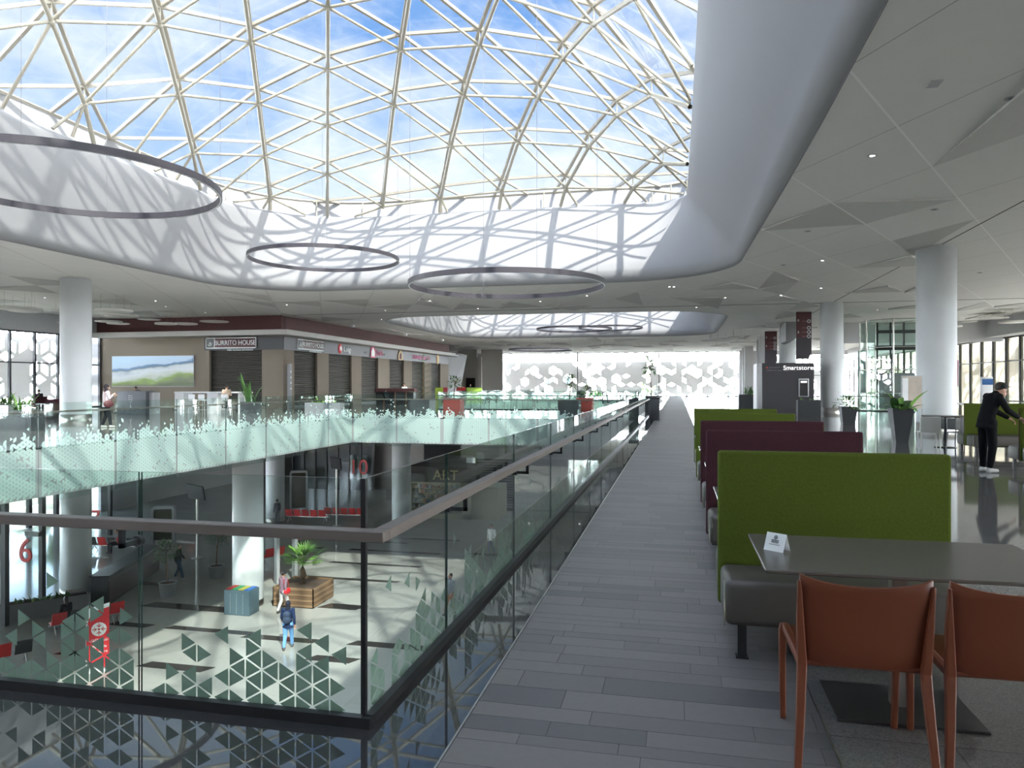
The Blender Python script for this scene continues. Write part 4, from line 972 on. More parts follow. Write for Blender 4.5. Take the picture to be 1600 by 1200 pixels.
# maroon sign box and totem at right
Y = 33; root = thing('advert_board', 'maroon square advert board with pale drawings right of the tall column', 'sign', (XatY(1480, Y), Y, 0))
MB().bbox(-.42, .42, 0, .25, 1.55, 2.62, .02).build('board', mat('wine_board', (.16, .012, .045), .5), root); MB().box(-.3, .3, .05, .2, 0, 1.56).build('stand', M_lgrey, root)
b = MB(); b.box(-.3, .0, -.012, 0, 2.42, 2.44); b.tube([(-.3, -.01, 2.15), (.05, -.01, 2.15)], .012, 5); b.tube([(.1+.09*math.cos(t), -.01, 2.08+.09*math.sin(t)) for t in [k*PI/8 for k in range(16)]], .01, 5, closed=True); b.box(-.2, -.06, -.012, 0, 1.85, 1.88); b.build('drawing', M_lgrey, root)
MB().box(-.3, -.1, -.012, 0, 2.22, 2.38).build('gold_mark', mat('gold_mark', (.5, .33, .03), .5), root); MB().box(-.08, .04, -.012, 0, 2.24, 2.36).build('gold_mark', mat('gold_mark', (.5, .33, .03)), root)
Y = 34; root = thing('info_totem', 'white totem with a blue header behind the person in black', 'totem', (XatY(1543, Y), Y, 0))
MB().bbox(-.2, .2, 0, .2, 0, 1.95, .01).build('body', M_signw, root); MB().box(-.2, .2, -.01, 0, 1.62, 1.86).build('header', mat('header_blue', (.02, .12, .35), .5), root)
# framed poster leaning at the column
Y = 27.4; root = thing('poster_board', 'pale framed poster standing in front of the tall right column', 'poster', (XatY(1425, Y), Y, 0))
MB().box(-.3, .3, 0, .03, .8, 1.9).build('poster', mat('poster_pale', (.55, .47, .40), .6, var=.3, scale=3), root)
f_ = MB(); f_.box(-.33, -.3, 0, .04, 0, 1.93); f_.box(.3, .33, 0, .04, 0, 1.93); f_.box(-.33, .33, 0, .04, 1.9, 1.93); f_.build('frame', M_lgrey, root)
MB().box(-.3, -.12, -.01, 0, .85, 1.85).build('poster_strip', M_signw, root)
# counters in the left hall
x0, x1, Y = XatY(183, 35.5), XatY(228, 35.5), 35.5
root = thing('reception_counter', 'dark grey counter block with white lettering left of the high table', 'counter', ((x0+x1)/2, Y, 0)); w = x1-x0
MB().bbox(-w/2, w/2, 0, .7, 0, 1.28, .01).build('body', mat('counter_grey', (.075, .08, .095), .5), root); MB().box(w/2+.01, w/2+.35, .25, .7, 0, 1.2).build('side_return', M_lgrey, root)
for k, s_ in enumerate(('Espace', 'detente', 'lounge', 'area')): text(s_, .10, M_signw, root, (-.05, -.006, 1.02-k*.11), ext=.002)
b = MB(); b.tube([(-.05, -.01, .42), (-.05, -.01, .56)], .012, 5); b.tube([(-.12, -.01, .3), (-.05, -.01, .42), (.04, -.01, .3)], .012, 5); b.ball((-.05, -.01, .6), .025, 8); b.build('pictogram', M_signw, root)
x0, x1, Y = XatY(272, 36.5), XatY(381, 36.5), 36.5
root = thing('high_table', 'long white high table with slab legs and stools before the shops', 'table', ((x0+x1)/2, Y, 0)); w = x1-x0; M_wt = mat('white_laminate', (.62, .62, .63), .5)
MB().bbox(-w/2, w/2, 0, .9, 1.16, 1.24, .01).build('tabletop', M_wt, root)
for t0, t1 in ((0, .13), (.47, .63), (.91, 1.0)): MB().box(-w/2+w*t0, -w/2+w*t1, .05, .85, 0, 1.16).build('leg', M_wt, root)
def stool(lab, x, y, rz, group):
    r_ = thing('bar_stool', lab, 'stool', (x, y, 0), rz, group)
    MB().bbox(-.2, .2, -.19, .19, .76, .80, .015).build('seat', M_wt, r_); MB().bbox(-.2, .2, -.21, -.18, .8, 1.1, .012).build('backrest', M_wt, r_)
    for sx in (-1, 1):
        for sy in (-1, 1): q = MB(); q.cyl((sx*.22, sy*.21, 0), (sx*.16, sy*.15, .77), .013, n=6); q.build('leg', M_lgrey, r_)
    q = MB(); q.tube([(.2, .19, .25), (-.2, .19, .25), (-.2, -.19, .25), (.2, -.19, .25)], .009, 5, closed=True); q.build('foot_ring', M_lgrey, r_); return r_
for px, lab in ((303, 'white bar stool, left one under the high table'), (318, 'white bar stool next to the middle slab leg'), (354, 'white bar stool carrying the seated person in cream')):
    stool(lab, XatY(px, 36.0), 36.0, 0, 'stools at the high table')
# dark wood bar with red top and people in front of shops
Y = 56; root = thing('bar_counter', 'long dark bar counter with a maroon top before the middle shutters', 'counter', (XatY(617, Y), Y, 0)); w = XatY(646, Y)-XatY(588, Y)
MB().box(-w/2, w/2, 0, .6, 0, 1.05).build('body', M_dark, root); MB().bbox(-w/2-.1, w/2+.1, -.1, .7, 1.05, 1.35, .02).build('top', M_maroon, root)
for k in range(3): MB().box(-w*.3+k*w*.3, -w*.3+k*w*.3+.06, -.08, -.02, 0, 1.05).build('post', mat('orange_wood', (.3, .14, .06), .6), root)
# bright banners far behind
for k, (px, wpx, col, lab) in enumerate(((686, 12, (.45, .62, .08), 'yellow-green banner panel behind the layered tree'), (694, 10, (.5, .06, .10), 'small red panel between the two yellow-green ones'), (741, 24, (.42, .65, .10), 'wide yellow-green banner panel right of the red planter'), (720, 14, (.55, .04, .06), 'long red panel above the bridge planter'))):
    Y = 78+k*.4; x0 = XatY(px-wpx/2, Y); x1 = XatY(px+wpx/2, Y); z0, z1 = (0.0, 1.35) if k != 3 else (1.0, 1.4)
    r_ = thing('standing_banner', lab, 'panel', ((x0+x1)/2, Y, 0)); MB().box(-(x1-x0)/2, (x1-x0)/2, 0, .08, z0, z1).build('panel', mat('panel%d' % k, col, .6, var=.3, scale=2), r_); MB().box(-.05, .05, .08, .14, 0, max(z1-.05, .1)).build('support', M_lgrey, r_)
# escalator handrail loops in the second void
def esc(lab, px, Y):
    r_ = thing('escalator', lab, 'escalator', (XatY(px, Y), Y, 0), PI/2*0)
    for s_ in (0, 1.2):
        b = MB(); P = [(s_, 0, .1), (s_, -.25, .45), (s_, -.2, .85), (s_, .1, 1.0), (s_, 3, 1.0), (s_, 10, -3.0), (s_, 10, -3.6), (s_, 3, .0)]
        b.tube(P, .06, 8, closed=True); b.build('handrail', M_black, r_)
        g_ = MB(); g_.add([(s_, 0, .1), (s_, 0, .92), (s_, 3, .95), (s_, 10, -3.05), (s_, 10, -3.6), (s_, 3, 0)], [(0, 1, 2, 3, 4, 5)]); g_.build('side_glass', M_clear, r_)
    b = MB(); b.box(.1, 1.1, 0, 3, -.3, -.0)
    for k in range(22): b.box(.1, 1.1, 3+k*.32, 3.34+k*.32, -.3-k*.18, -.02-k*.18)
    b.build('steps', M_grey, r_)
esc('escalator with black rubber rails, nearest one in the second void', 942, 62); esc('escalator with black rubber rails, farther one in the second void', 974, 69)
### P3
# ------------------------------------------------------------------ ceiling fittings
rr = random.Random(31)
M_lamp = mat('lamp_lit', (1, .97, .9), .4, emit=3.0)
def downlight(x, y, on):
    o = MB(); o.lathe([(.0, -.004), (.085, -.004), (.10, -.012), (.11, 0)], 16, 0); o.lathe([(0, -.006), (.05, -.008), (.05, -.004)], 12, 1)
    t = o.build('downlight', [M_lgrey, M_lamp if on else M_grey], None, (x, y, CH-.004))
    return tag(t, 'small round recessed downlight in the white ceiling', 'downlight', 'recessed ceiling downlights')
base = None
for px, py, on in ((1363, 243, 1), (1580, 153, 0), (1460, 327, 0), (1262, 361, 0), (1285, 407, 1), (1224, 414, 0), (1283, 450, 1), (1046, 448, 1), (1053, 448, 1), (1133, 465, 1), (1088, 480, 1), (917, 462, 1), (844, 471, 1), (785, 475, 0),
                   (448, 476, 1), (517, 497, 1), (602, 485, 1), (596, 499, 1), (747, 482, 1), (672, 470, 1), (243, 470, 1), (259, 479, 1), (321, 488, 1), (70, 465, 1), (1484, 443, 0), (1531, 426, 0), (1220, 461, 1), (1371, 484, 1), (1376, 500, 1), (1493, 488, 1)):
    p = W(px, py, CH)
    if base is None: base = downlight(p.x, p.y, on); base_off = None
    elif on: c = base.copy(); COL.objects.link(c); c.location = (p.x, p.y, CH-.004)
    elif base_off is None: base_off = downlight(p.x, p.y, 0)
    else: c = base_off.copy(); COL.objects.link(c); c.location = (p.x, p.y, CH-.004)
p = W(1460, 130, CH); tag(MB().box(-.09, .09, -.14, .14, -.02, 0).build('air_vent', M_lgrey, None, p-Vector((0, 0, .002))), 'small rectangular vent in the near ceiling at top right', 'vent')
# speakers / cameras under the shop-side ceiling
for px, py, lab in ((551, 508, 'small white camera under the ceiling left of the far skylight'), (634, 523, 'small white camera under the ceiling edge above the pink shop logo'), (691, 532, 'small white camera under the ceiling near the end of the shop row')):
    p = W(px, py-6, CH); r_ = thing('ceiling_camera', lab, 'camera', (p.x, p.y, CH)); MB().cyl((0, 0, -.25), (0, 0, 0), .02, n=6).build('stem', M_lgrey, r_); MB().bbox(-.12, .12, -.2, .2, -.45, -.25, .04).build('housing', M_signw, r_)
# suspended oval discs
M_disc = mat('acoustic_disc', (.72, .70, .66), .8)
disc0 = None; DISCS = []; LIFT = (XatY(1378, 52)+1.0, 52)
def disc(x, y, z, rx):
    global disc0
    rx *= .85
    if any(inside(x, y, r_) for r_ in rims) or (x-LIFT[0])**2+(y-LIFT[1])**2 < (2.6+rx)**2: return
    for cx_, cy_, cr_ in DISCS: rx = min(rx, math.hypot(x-cx_, y-cy_)-cr_-.12)
    for cx_, cy_ in ((-26.9, 28.6), (9, 28.8), (9, 46.8), (9, 64.8), (9, 82.8), (9, 100.8)): rx = min(rx, math.hypot(x-cx_, y-cy_)-.75)
    if rx < .45: return
    DISCS.append((x, y, rx))
    if disc0 is None:
        disc0 = thing('acoustic_disc', 'pale round acoustic disc hanging under the ceiling', 'acoustic panel', (x, y, z), 0, 'suspended acoustic discs')
        MB().lathe([(0, 0), (.96, 0), (1, .03), (.96, .06), (0, .06)], 28).build('disc', M_disc, disc0); b = MB()
        for k in range(3): a = k*2.1; b.cyl((.7*math.cos(a), .7*math.sin(a), .06), (.7*math.cos(a), .7*math.sin(a), .06+.5), .006, n=4)
        hg = b.build('hanger', M_grey, disc0); hg.scale = (1, 1, 1); hg.location.z = 0; disc0.scale = (rx, rx, (CH-z-.01)/.56)
    else: c = dup(disc0, (x, y, z)); c.scale = (rx, rx, (CH-z-.01)/.56)
k_ = 0
for px, py, r in ((178, 487, 1.1), (190, 495, 1.1), (170, 503, 1.0), (185, 509, .9), (168, 510, 1.2), (233, 505, .9), (259, 507, .8), (290, 507, .9), (312, 505, 1.3), (335, 504, 1.3), (358, 509, 1.0), (250, 511, 1.1), (32, 484, 1.2), (40, 487, 1.0), (20, 507, 1.4), (92, 506, 1.2), (105, 485, 1.0)):
    z = 5.55+.13*(k_ % 6); k_ += 1; p = W(px, py, z); Y = min(p.y, 44.8); disc(XatY(px, Y) if p.y > 44.8 else p.x, Y, z, r)
for px, py, r in ((1055, 534, 1.6), (1078, 536, 1.6), (1130, 530, 1.5), (1118, 533, 1.6), (1150, 527, 1.5), (1125, 541, 1.3), (1158, 535, 1.4), (875, 542, 1.2), (845, 541, 1.4), (775, 538, 1.4), (950, 540, 1.2), (1005, 542, 1.4), (1395, 507, .9), (1385, 511, .9), (1470, 508, .8), (1485, 511, .9), (1480, 516, .9), (1515, 503, .9), (1552, 505, 1.1), (1562, 510, 1.2), (1585, 504, 1.1), (1590, 513, 1.0), (1570, 502, .9), (760, 541, 1.3)):
    z = 5.5+.13*(k_ % 6); k_ += 1; d = (z-EYE)*F/(HZ-py); p = W(px, py, z); 
    if p.y > 104 or p.x > 22: d_ = 100/p.y if p.y > 104 else 21/p.x; p = Vector((p.x*d_, p.y*d_, z))
    disc(p.x, p.y, z, r)

# ------------------------------------------------------------------ people
def hull_mesh(name, parts, m, parent, voxel=0.014, smooth=6):
    """closed lofts merged into one continuous skin"""
    b = MB()
    for pt in parts:
        if pt[0] == 'e': b.ball(pt[1], 1.0, 14, 0, pt[2])
        elif pt[0] == 'c':
            _, p0, p1, r0, r1 = pt[:5]; b.cyl(p0, p1, r0, r1, 12); b.ball(p0, r0, 10); b.ball(p1, r1, 10)
        elif pt[0] == 'l':     # rings: (x,y,z,rx,ry)
            v = []; R = pt[1]; n = 18
            for x, y, z, rx, ry in R:
                for i in range(n): t = 2*PI*i/n; v.append((x+rx*math.cos(t), y+ry*math.sin(t), z))
            f = [(k*n+i, k*n+(i+1)%n, (k+1)*n+(i+1)%n, (k+1)*n+i) for k in range(len(R)-1) for i in range(n)]+[tuple(range(n))[::-1], tuple(range((len(R)-1)*n, len(R)*n))]
            b.add(v, f, 0, True)
    o = b.build(name, m, parent); r = o.modifiers.new('join', 'REMESH'); r.mode = 'VOXEL'; r.voxel_size = voxel; r.use_smooth_shade = True
    s_ = o.modifiers.new('soft', 'SMOOTH'); s_.iterations = smooth; s_.factor = .5; return o
def hand(w, d, side, curl=.5, up=Vector((0, 0, 1))):
    """palm, four unequal bent fingers and a side thumb from wrist w along d"""
    d = Vector(d).normalized(); s_ = d.cross(up).normalized()*side; nrm = s_.cross(d).normalized()*side; P = []
    w = Vector(w); P.append(('c', w, w+d*.05, .022, .026)); P.append(('c', w+d*.03+s_*.018, w+d*.08+s_*.022, .016, .015)); P.append(('c', w+d*.03-s_*.018, w+d*.08-s_*.022, .016, .014))
    for k, ln in enumerate((.072, .082, .076, .058)):
        b0 = w+d*.085+s_*(.027-.018*k); b1 = b0+(d-nrm*curl*.4)*ln*.5; b2 = b1+(d-nrm*curl*1.3)*ln*.35; b3 = b2+(d*.4-nrm*curl*1.6)*ln*.25
        P += [('c', b0, b1, .0095, .009), ('c', b1, b2, .009, .0085), ('c', b2, b3, .0085, .008)]
    t0 = w+d*.03+s_*.03; t1 = t0+(d*.6+s_*.8)*.035; t2 = t1+(d-nrm*curl*.5)*.035; P += [('c', t0, t1, .012, .011), ('c', t1, t2, .011, .009)]
    return P
V = Vector
def person(label, loc, rz, H=1.7, top=(.1, .1, .1), leg=(.05, .05, .06), shoe=(.05, .05, .05), hair='short', pose=None, voxel=.014, skirt=False, coat=0, hat=None, skin=None, bag=None, topm=None, seated=False, hand_detail=True, scarf=None):
    k = H/1.7; J = dict(pel=V((0, 0, .92)), wai=V((0, 0, 1.08)), che=V((0, 0, 1.28)), nec=V((0, 0, 1.45)), hea=V((0, .015, 1.59)))
    for s_, nm in ((1, 'r'), (-1, 'l')):
        J['sho'+nm] = V((s_*.175, 0, 1.40)); J['elb'+nm] = V((s_*.22, -.02, 1.13)); J['wri'+nm] = V((s_*.23, .06, .90)); J['hip'+nm] = V((s_*.09, 0, .90)); J['kne'+nm] = V((s_*.1, .02, .49)); J['ank'+nm] = V((s_*.1, -.02, .09))
    for a, v in (pose or {}).items(): J[a] = V(v)
    for a in J: J[a] = J[a]*k
    root = thing('person', label, 'person', loc, rz)
    sk = skin or M_skin; c = lambda a, b_, r0, r1: ('c', J[a], J[b_], r0*k, r1*k)
    body = [c('pel', 'wai', .115, .10), c('wai', 'che', .10, .12), ('e', J['che']+V((0, 0, .02)), (.16*k, .10*k, .15*k)), c('che', 'nec', .09, .055), ('c', J['nec'], J['hea']-V((0, 0, .04)), .05*k, .05*k)]
    hd = J['hea']; ax = V((0, 1, 0)); hf = J.get('face', ax); hf = V(hf)/max(1e-6, V(hf).length)
    body += [('e', hd+V((0, 0, .02)), (.076*k, .092*k, .105*k)), ('c', hd+hf*.03*k-V((0, 0, .06*k)), hd+hf*.055*k-V((0, 0, .075*k)), .045*k, .03*k), ('c', hd+hf*.085*k+V((0, 0, .01)), hd+hf*.105*k-V((0, 0, .022)), .009*k, .015*k)]
    for s_ in (-1, 1): sd = hf.cross(V((0, 0, 1)))*s_; body.append(('e', hd+sd*.078*k, (.014*k, .022*k, .03*k)))
    for s_, nm in ((1, 'r'), (-1, 'l')):
        body += [c('che', 'sho'+nm, .08, .055), c('sho'+nm, 'elb'+nm, .048, .038), c('elb'+nm, 'wri'+nm, .037, .024), c('pel', 'hip'+nm, .1, .085), c('hip'+nm, 'kne'+nm, .08, .052), c('kne'+nm, 'ank'+nm, .052, .034)]
        toe = J['ank'+nm]+V((0, .13, -.05))*k; body.append(('c', J['ank'+nm]-V((0, .02, .04)), toe, .035*k, .028*k))
        dd = J['wri'+nm]-J['elb'+nm]; hb = hand(J['wri'+nm], dd, s_ if s_ else 1, .6) if hand_detail else [('c', J['wri'+nm], J['wri'+nm]+dd.normalized()*.1, .03, .02)]
        body += hb
    o = hull_mesh('body', body, sk, root, voxel, 3)
    # face marks
    b = MB()
    for s_ in (-1, 1): sd = hf.cross(V((0, 0, 1)))*s_; b.ball(hd+hf*.083*k+sd*.032*k+V((0, 0, .025*k)), .010*k, 8)
    b.build('eyes', M_hair, root)
    b = MB(); sd = hf.cross(V((0, 0, 1))); b.tube([hd+hf*.083*k-sd*.024*k-V((0, 0, .05*k)), hd+hf*.092*k-V((0, 0, .052*k)), hd+hf*.083*k+sd*.024*k-V((0, 0, .05*k))], .006*k, 6); b.build('mouth', mat('lips', (.3, .08, .07), .5), root)
    mt_ = mat('top_%s' % str(top), top, .9, var=.1, scale=20, spec=.15) if not topm else topm
    tp = [('e', J['che']+V((0, 0, .01)), (.185*k, .125*k, .17*k)), c('wai', 'che', .135, .14), c('pel', 'wai', .145, .135)]
    if coat: tp.append(('l', [(J['pel'].x, J['pel'].y, (J['pel'].z-coat), .20*k, .15*k), (J['pel'].x, J['pel'].y, J['pel'].z, .17*k, .13*k), (J['wai'].x, J['wai'].y, J['wai'].z, .15*k, .12*k), (J['che'].x, J['che'].y, J['che'].z, .16*k, .12*k)]))
    tp += [c('che', 'nec', .12, .07)]
    for nm in 'rl': tp += [c('che', 'sho'+nm, .11, .075), c('sho'+nm, 'elb'+nm, .068, .055), ('c', J['elb'+nm], J['wri'+nm]+(J['elb'+nm]-J['wri'+nm])*.1, .055*k, .042*k)]
    hull_mesh('top', tp, mt_, root, voxel*1.2)
    lg = [c('pel', 'hipr', .13, .115), c('pel', 'hipl', .13, .115)]
    for nm in 'rl': lg += [c('hip'+nm, 'kne'+nm, .105, .075), ('c', J['kne'+nm], J['ank'+nm]+V((0, 0, .03)), .075*k, .055*k)]
    hull_mesh('trousers', lg, mat('leg_%s' % str(leg), leg, .9, var=.1, scale=20, spec=.15), root, voxel*1.2)
    for nm in 'rl':
        a = J['ank'+nm]; hull_mesh('shoe', [('c', a-V((0, .03, .045)), a+V((0, .13, -.052)), .042*k, .034*k), ('c', a, a-V((0, .02, .03)), .042*k, .042*k)], mat('shoe_%s' % str(shoe), shoe, .6), root, voxel)
    if hair in ('short', 'long', 'bun'):
        h_ = [('e', hd+V((0, 0, .045))-hf*.018*k, (.086*k, .098*k, .095*k))]
        if hair == 'long': h_ += [('c', hd-hf*.05*k, hd-hf*.07*k-V((0, 0, .22*k)), .075*k, .06*k)]
        if hair == 'bun': h_ += [('e', hd-hf*.08*k+V((0, 0, .07)), (.05, .05, .05))]
        hull_mesh('hair', h_, M_hair, root, voxel)
    if scarf:
        hull_mesh('headscarf', [('e', hd+V((0, 0, .03))-hf*.015*k, (.096*k, .104*k, .115*k)), ('c', hd-V((0, 0, .08))-hf*.02*k, J['nec'], .085*k, .10*k)], mat('scarf_%s' % str(scarf), scarf, .9), root, voxel)
        hull_mesh('face', [('e', hd+hf*.055*k+V((0, 0, -.005)), (.05*k, .055*k, .068*k)), ('c', hd+hf*.11*k, hd+hf*.12*k-V((0, 0, .02)), .009, .013)], sk, root, .008)
    if hat:
        hm = mat('hat_%s' % str(hat), hat, .9); hull_mesh('cap', [('e', hd+V((0, 0, .06)), (.095*k, .105*k, .08*k)), ('l', [(hd.x+hf.x*.10*k, hd.y+hf.y*.10*k, hd.z+.045*k, .075*k, .085*k), (hd.x+hf.x*.105*k, hd.y+hf.y*.105*k, hd.z+.058*k, .07*k, .08*k)])], hm, root, .01)
    if bag:
        bc, kind = bag
        if kind == 'backpack':
            cc = (J['che']+J['wai'])/2-V((0, .2, 0)); hull_mesh('backpack', [('e', cc+V((0, 0, .1)), (.14, .09, .13)), ('e', cc-V((0, 0, .08)), (.15, .10, .15))], mat('bag_%s' % str(bc), bc, .7), root, .015)
            q = MB()
            for s_ in (-1, 1): q.tube([J['che']+V((s_*.11, -.14, .14)), J['che']+V((s_*.12, .0, .17)), J['che']+V((s_*.12, .13, .05)), J['wai']+V((s_*.15, .05, 0)), J['wai']+V((s_*.13, -.12, 0))], .014, 6)
            q.build('backpack_straps', mat('bag_%s' % str(bc), bc), root)
        else:
            cc = J['pel']+V((.24, .0, .02)); hull_mesh('shoulder_bag', [('e', cc, (.07, .19, .14))], mat('bag_%s' % str(bc), bc, .5), root, .015)
            q = MB(); q.tube([cc+V((0, .12, .08)), J['che']+V((.16, .08, .16)), J['nec']+V((-.06, .05, -.02)), J['che']+V((.14, -.1, .16)), cc+V((0, -.12, .08))], .01, 6); q.build('bag_strap', mat('bag_%s' % str(bc), bc), root)
    return root
def face_to(yaw_deg): return math.radians(yaw_deg)     # 0 = looking along +Y
# the standing person in black on the right, bending over the booth
p = W(1543, 738)
person('person in black jacket, trousers and cap bending over the green booth table at right', (p.x, p.y, 0), math.radians(-78), 1.72, top=(.007, .007, .008), leg=(.007, .007, .008), shoe=(.5, .5, .48), hair='short', hat=(.008, .008, .009), coat=.12, voxel=.009,
       pose=dict(pel=(0, -.03, .93), wai=(0, .0, 1.08), che=(0, .07, 1.27), nec=(0, .15, 1.42), hea=(0, .25, 1.50), face=(0, .8, -.5), shor=(.17, .10, 1.37), shol=(-.17, .10, 1.37), elbr=(.22, .22, 1.13), elbl=(-.22, .24, 1.13), wrir=(.16, .46, 1.0), wril=(-.15, .48, .98), kner=(.1, .03, .49), knel=(-.1, -.02, .49)))
# woman walking with a phone on the left gallery
p = W(166, 668)
person('woman in black headscarf and pale grey jacket holding a phone beside the left column', (p.x, p.y, 0), math.radians(-30), 1.62, top=(.45, .42, .44), leg=(.02, .02, .025), shoe=(.6, .6, .55), hair='none', scarf=(.015, .012, .015), coat=.1, voxel=.011, bag=((.12, .03, .035), 'side'),
       pose=dict(elbr=(.22, .04, 1.16), wrir=(.07, .22, 1.30), elbl=(-.24, .05, 1.15), wril=(-.02, .26, 1.26), kner=(.1, .08, .5), ankr=(.1, .13, .09), ankl=(-.1, -.1, .09)))
ph = thing('mobile_phone', 'white phone held up by the woman in the black headscarf', 'phone', (p.x+.12, p.y+.30, 1.24), math.radians(-30)); MB().bbox(-.035, .035, -.005, .005, -.07, .07, .004).build('phone_case', M_signw, ph); MB().box(-.03, .03, -.007, -.005, -.06, .06).build('phone_screen', M_black, ph)
SEAT = dict(pel=(0, 0, .52), wai=(0, .0, .68), che=(0, .02, .88), nec=(0, .03, 1.05), hea=(0, .06, 1.19), shor=(.17, .02, 1.0), shol=(-.17, .02, 1.0), elbr=(.22, .06, .75), elbl=(-.22, .06, .75), wrir=(.12, .3, .72), wril=(-.12, .3, .72), hipr=(.09, .05, .5), hipl=(-.09, .05, .5), kner=(.11, .45, .5), knel=(-.11, .45, .5), ankr=(.11, .45, .09), ankl=(-.11, .45, .09))
def up(ps, dz): return {a: ((v[0], v[1], v[2]+dz) if a != 'face' else v) for a, v in ps.items()}
person('person in a cream top sitting on a stool at the white high table', (XatY(354, 36.0), 35.98, 0), math.radians(20), 1.7, top=(.55, .42, .33), leg=(.03, .03, .04), hair='short', voxel=.016, pose=up(SEAT, .31), hand_detail=False)
person('dark-haired person bending behind the dark grey counter', (XatY(217, 36.8), 36.8, 0), PI*.5, 1.62, top=(.10, .09, .09), hair='short', voxel=.016, pose=dict(che=(0, .08, 1.25), nec=(0, .16, 1.38), hea=(0, .24, 1.48), shor=(.17, .08, 1.33), shol=(-.17, .08, 1.33)), hand_detail=False)
Y = 41.0
def sofa(lab, x, y, rz, m=M_mar, group=None):
    r_ = thing('lounge_chair', lab, 'armchair', (x, y, 0), rz, group); MB().bbox(-.35, .35, -.3, .32, .2, .45, .05).build('seat', m, r_); MB().bbox(-.38, .38, -.38, -.26, .2, .85, .05).build('backrest', m, r_)
    for sx in (-1, 1): MB().bbox(sx*.36-.06, sx*.36+.06, -.34, .3, .15, .62, .03).build('armrest', m, r_)
    q = MB(); q.box(-.3, .3, -.25, .25, 0, .2); q.build('plinth', M_black, r_); return r_
sofa('maroon lounge chair carrying the seated person by the left window', XatY(62, Y), Y, math.radians(60), group='maroon lounge chairs by the left window')
sofa('maroon lounge chair just left of the left column', XatY(88, 34), 34, math.radians(20), group='maroon lounge chairs by the left window')
sofa('maroon lounge chair partly hidden behind the left column', XatY(96, 38), 38, math.radians(120), group='maroon lounge chairs by the left window')
person('person seated by the bright patterned window at far left', (XatY(61, Y), Y, 0), math.radians(60), 1.7, top=(.05, .03, .05), hair='short', voxel=.018, pose=SEAT, hand_detail=False)
round_table('low dark lounge table left of the left column', XatY(70, 34.8), 34.8, .45, .55)
person('person in white shirt with dark straps standing behind the dark bar counter', (XatY(632, 57.4), 57.4, 0), PI, 1.72, top=(.6, .62, .65), hair='short', voxel=.018, hand_detail=False, bag=((.02, .02, .03), 'backpack'))
person('dark-haired person sitting at the near side of the dark bar counter', (XatY(602, 55.1), 55.1, 0), 0, 1.7, top=(.02, .03, .03), hair='short', voxel=.018, pose=SEAT, hand_detail=False)
person('person in blue sitting far away behind the bridge planters', (XatY(735, 84), 84, 0), PI, 1.7, top=(.03, .05, .2), hair='short', voxel=.02, hand_detail=False)

# ------------------------------------------------------------------ lower level
def at(px, py): return W(px, py, LZ)
# timber planter with palm
root = thing('timber_planter', 'square wooden plank planter holding the palm on the lower floor', 'planter', (-16.0, 29.6, LZ))
def plank(w):
    m = mat('plank_wood', (.30, .18, .10), .7, var=.35, scale=3); t = m.node_tree; n = [x for x in t.nodes if x.type == 'TEX_NOISE'][0]
    if not any(x.type == 'MAPPING' for x in t.nodes):
        mp_ = t.nodes.new('ShaderNodeMapping'); mp_.inputs['Scale'].default_value = (.6, .6, 8); tc_ = [x for x in t.nodes if x.type == 'TEX_COORD'][0]; t.links.new(tc_.outputs['Object'], mp_.inputs[0]); t.links.new(mp_.outputs[0], n.inputs['Vector'])
    return m
b = MB(); w = .95
for k in range(7):
    z = .04+k*.115
    for a in range(4): M = Matrix.Rotation(a*PI/2, 4, 'Z'); b.box(-w, w, -w, -w+.04, z, z+.105, k % 2, M)
b.build('plank_sides', [plank(0), mat('plank_wood_dark', (.19, .11, .06), .8, var=.3, scale=3)], root); MB().box(-w+.05, w-.05, -w+.05, w-.05, 0, .76).build('soil', M_soil, root)
pt = thing('palm', 'small fan palm growing in the wooden planter on the lower floor', 'palm', (-16.1, 29.7, LZ+.76))
b = MB(); b.tube([(0, 0, 0), (.03, 0, .3), (-.02, 0, .6), (0, 0, .9)], [.17, .14, .11, .09], 12); b.build('trunk', M_bark, pt)
rr = random.Random(4)
def fan(b, p, d, ln, R):
    p = V(p); d = V(d).normalized(); q = p+d*ln; b.tube([p, (p+q)/2+V((0, 0, .05)), q], .012, 5)
    s_ = d.cross(V((0, 0, 1))).normalized(); u = s_.cross(d)
    for k in range(15):
        a = -1.25+2.5*k/14; dd = d*math.cos(a)+s_*math.sin(a)+u*.1; leaf(b, q, dd, R*rr.uniform(.85, 1.1), .055, .45, 0, 3)
for k, (a, el, ln) in enumerate(((2.2, 1.4, .45), (1.6, 1.8, .5), (.2, .7, .7), (3.4, .5, .5), (5.2, .6, .45), (4.2, .9, .45), (2.8, .2, .4), (.9, .3, .4), (.4, .1, .35), (3.0, 1.0, .5), (5.8, .25, .5), (1.2, 1.1, .55), (4.7, .3, .45), (3.8, 1.5, .5), (5.5, 1.3, .55), (2.4, .6, .5))):
    b = MB(); fan(b, (0, 0, .85), (math.cos(a), math.sin(a), el), ln, .62); b.build('fan_leaf', [M_leafl, M_leaf][k % 3 == 2], pt)
# recycling bins
p = at(369, 962); root = thing('recycling_bin', 'blue-grey recycling station with coloured lids beside the white column', 'bin', (p.x, p.y+.4, LZ))
MB().bbox(-.58, .58, -.38, .38, 0, 1.02, .02).build('body', mat('bin_blue', (.085, .14, .17), .5), root)
for k, c in enumerate(((.6, .05, .04), (.03, .4, .15), (.55, .5, .05), (.03, .15, .5))): MB().bbox(-.54+k*.28, -.30+k*.28, -.3, .3, 1.02, 1.06, .01).build('lid', mat('lid%d' % k, c, .5), root)
for k in range(3):
    q = MB(); [q.box(-.3+k*.29, -.285+k*.29, -.386, -.38, .1+j*.09, .15+j*.09) for j in range(9)]; q.build('perforation', M_lgrey, root)
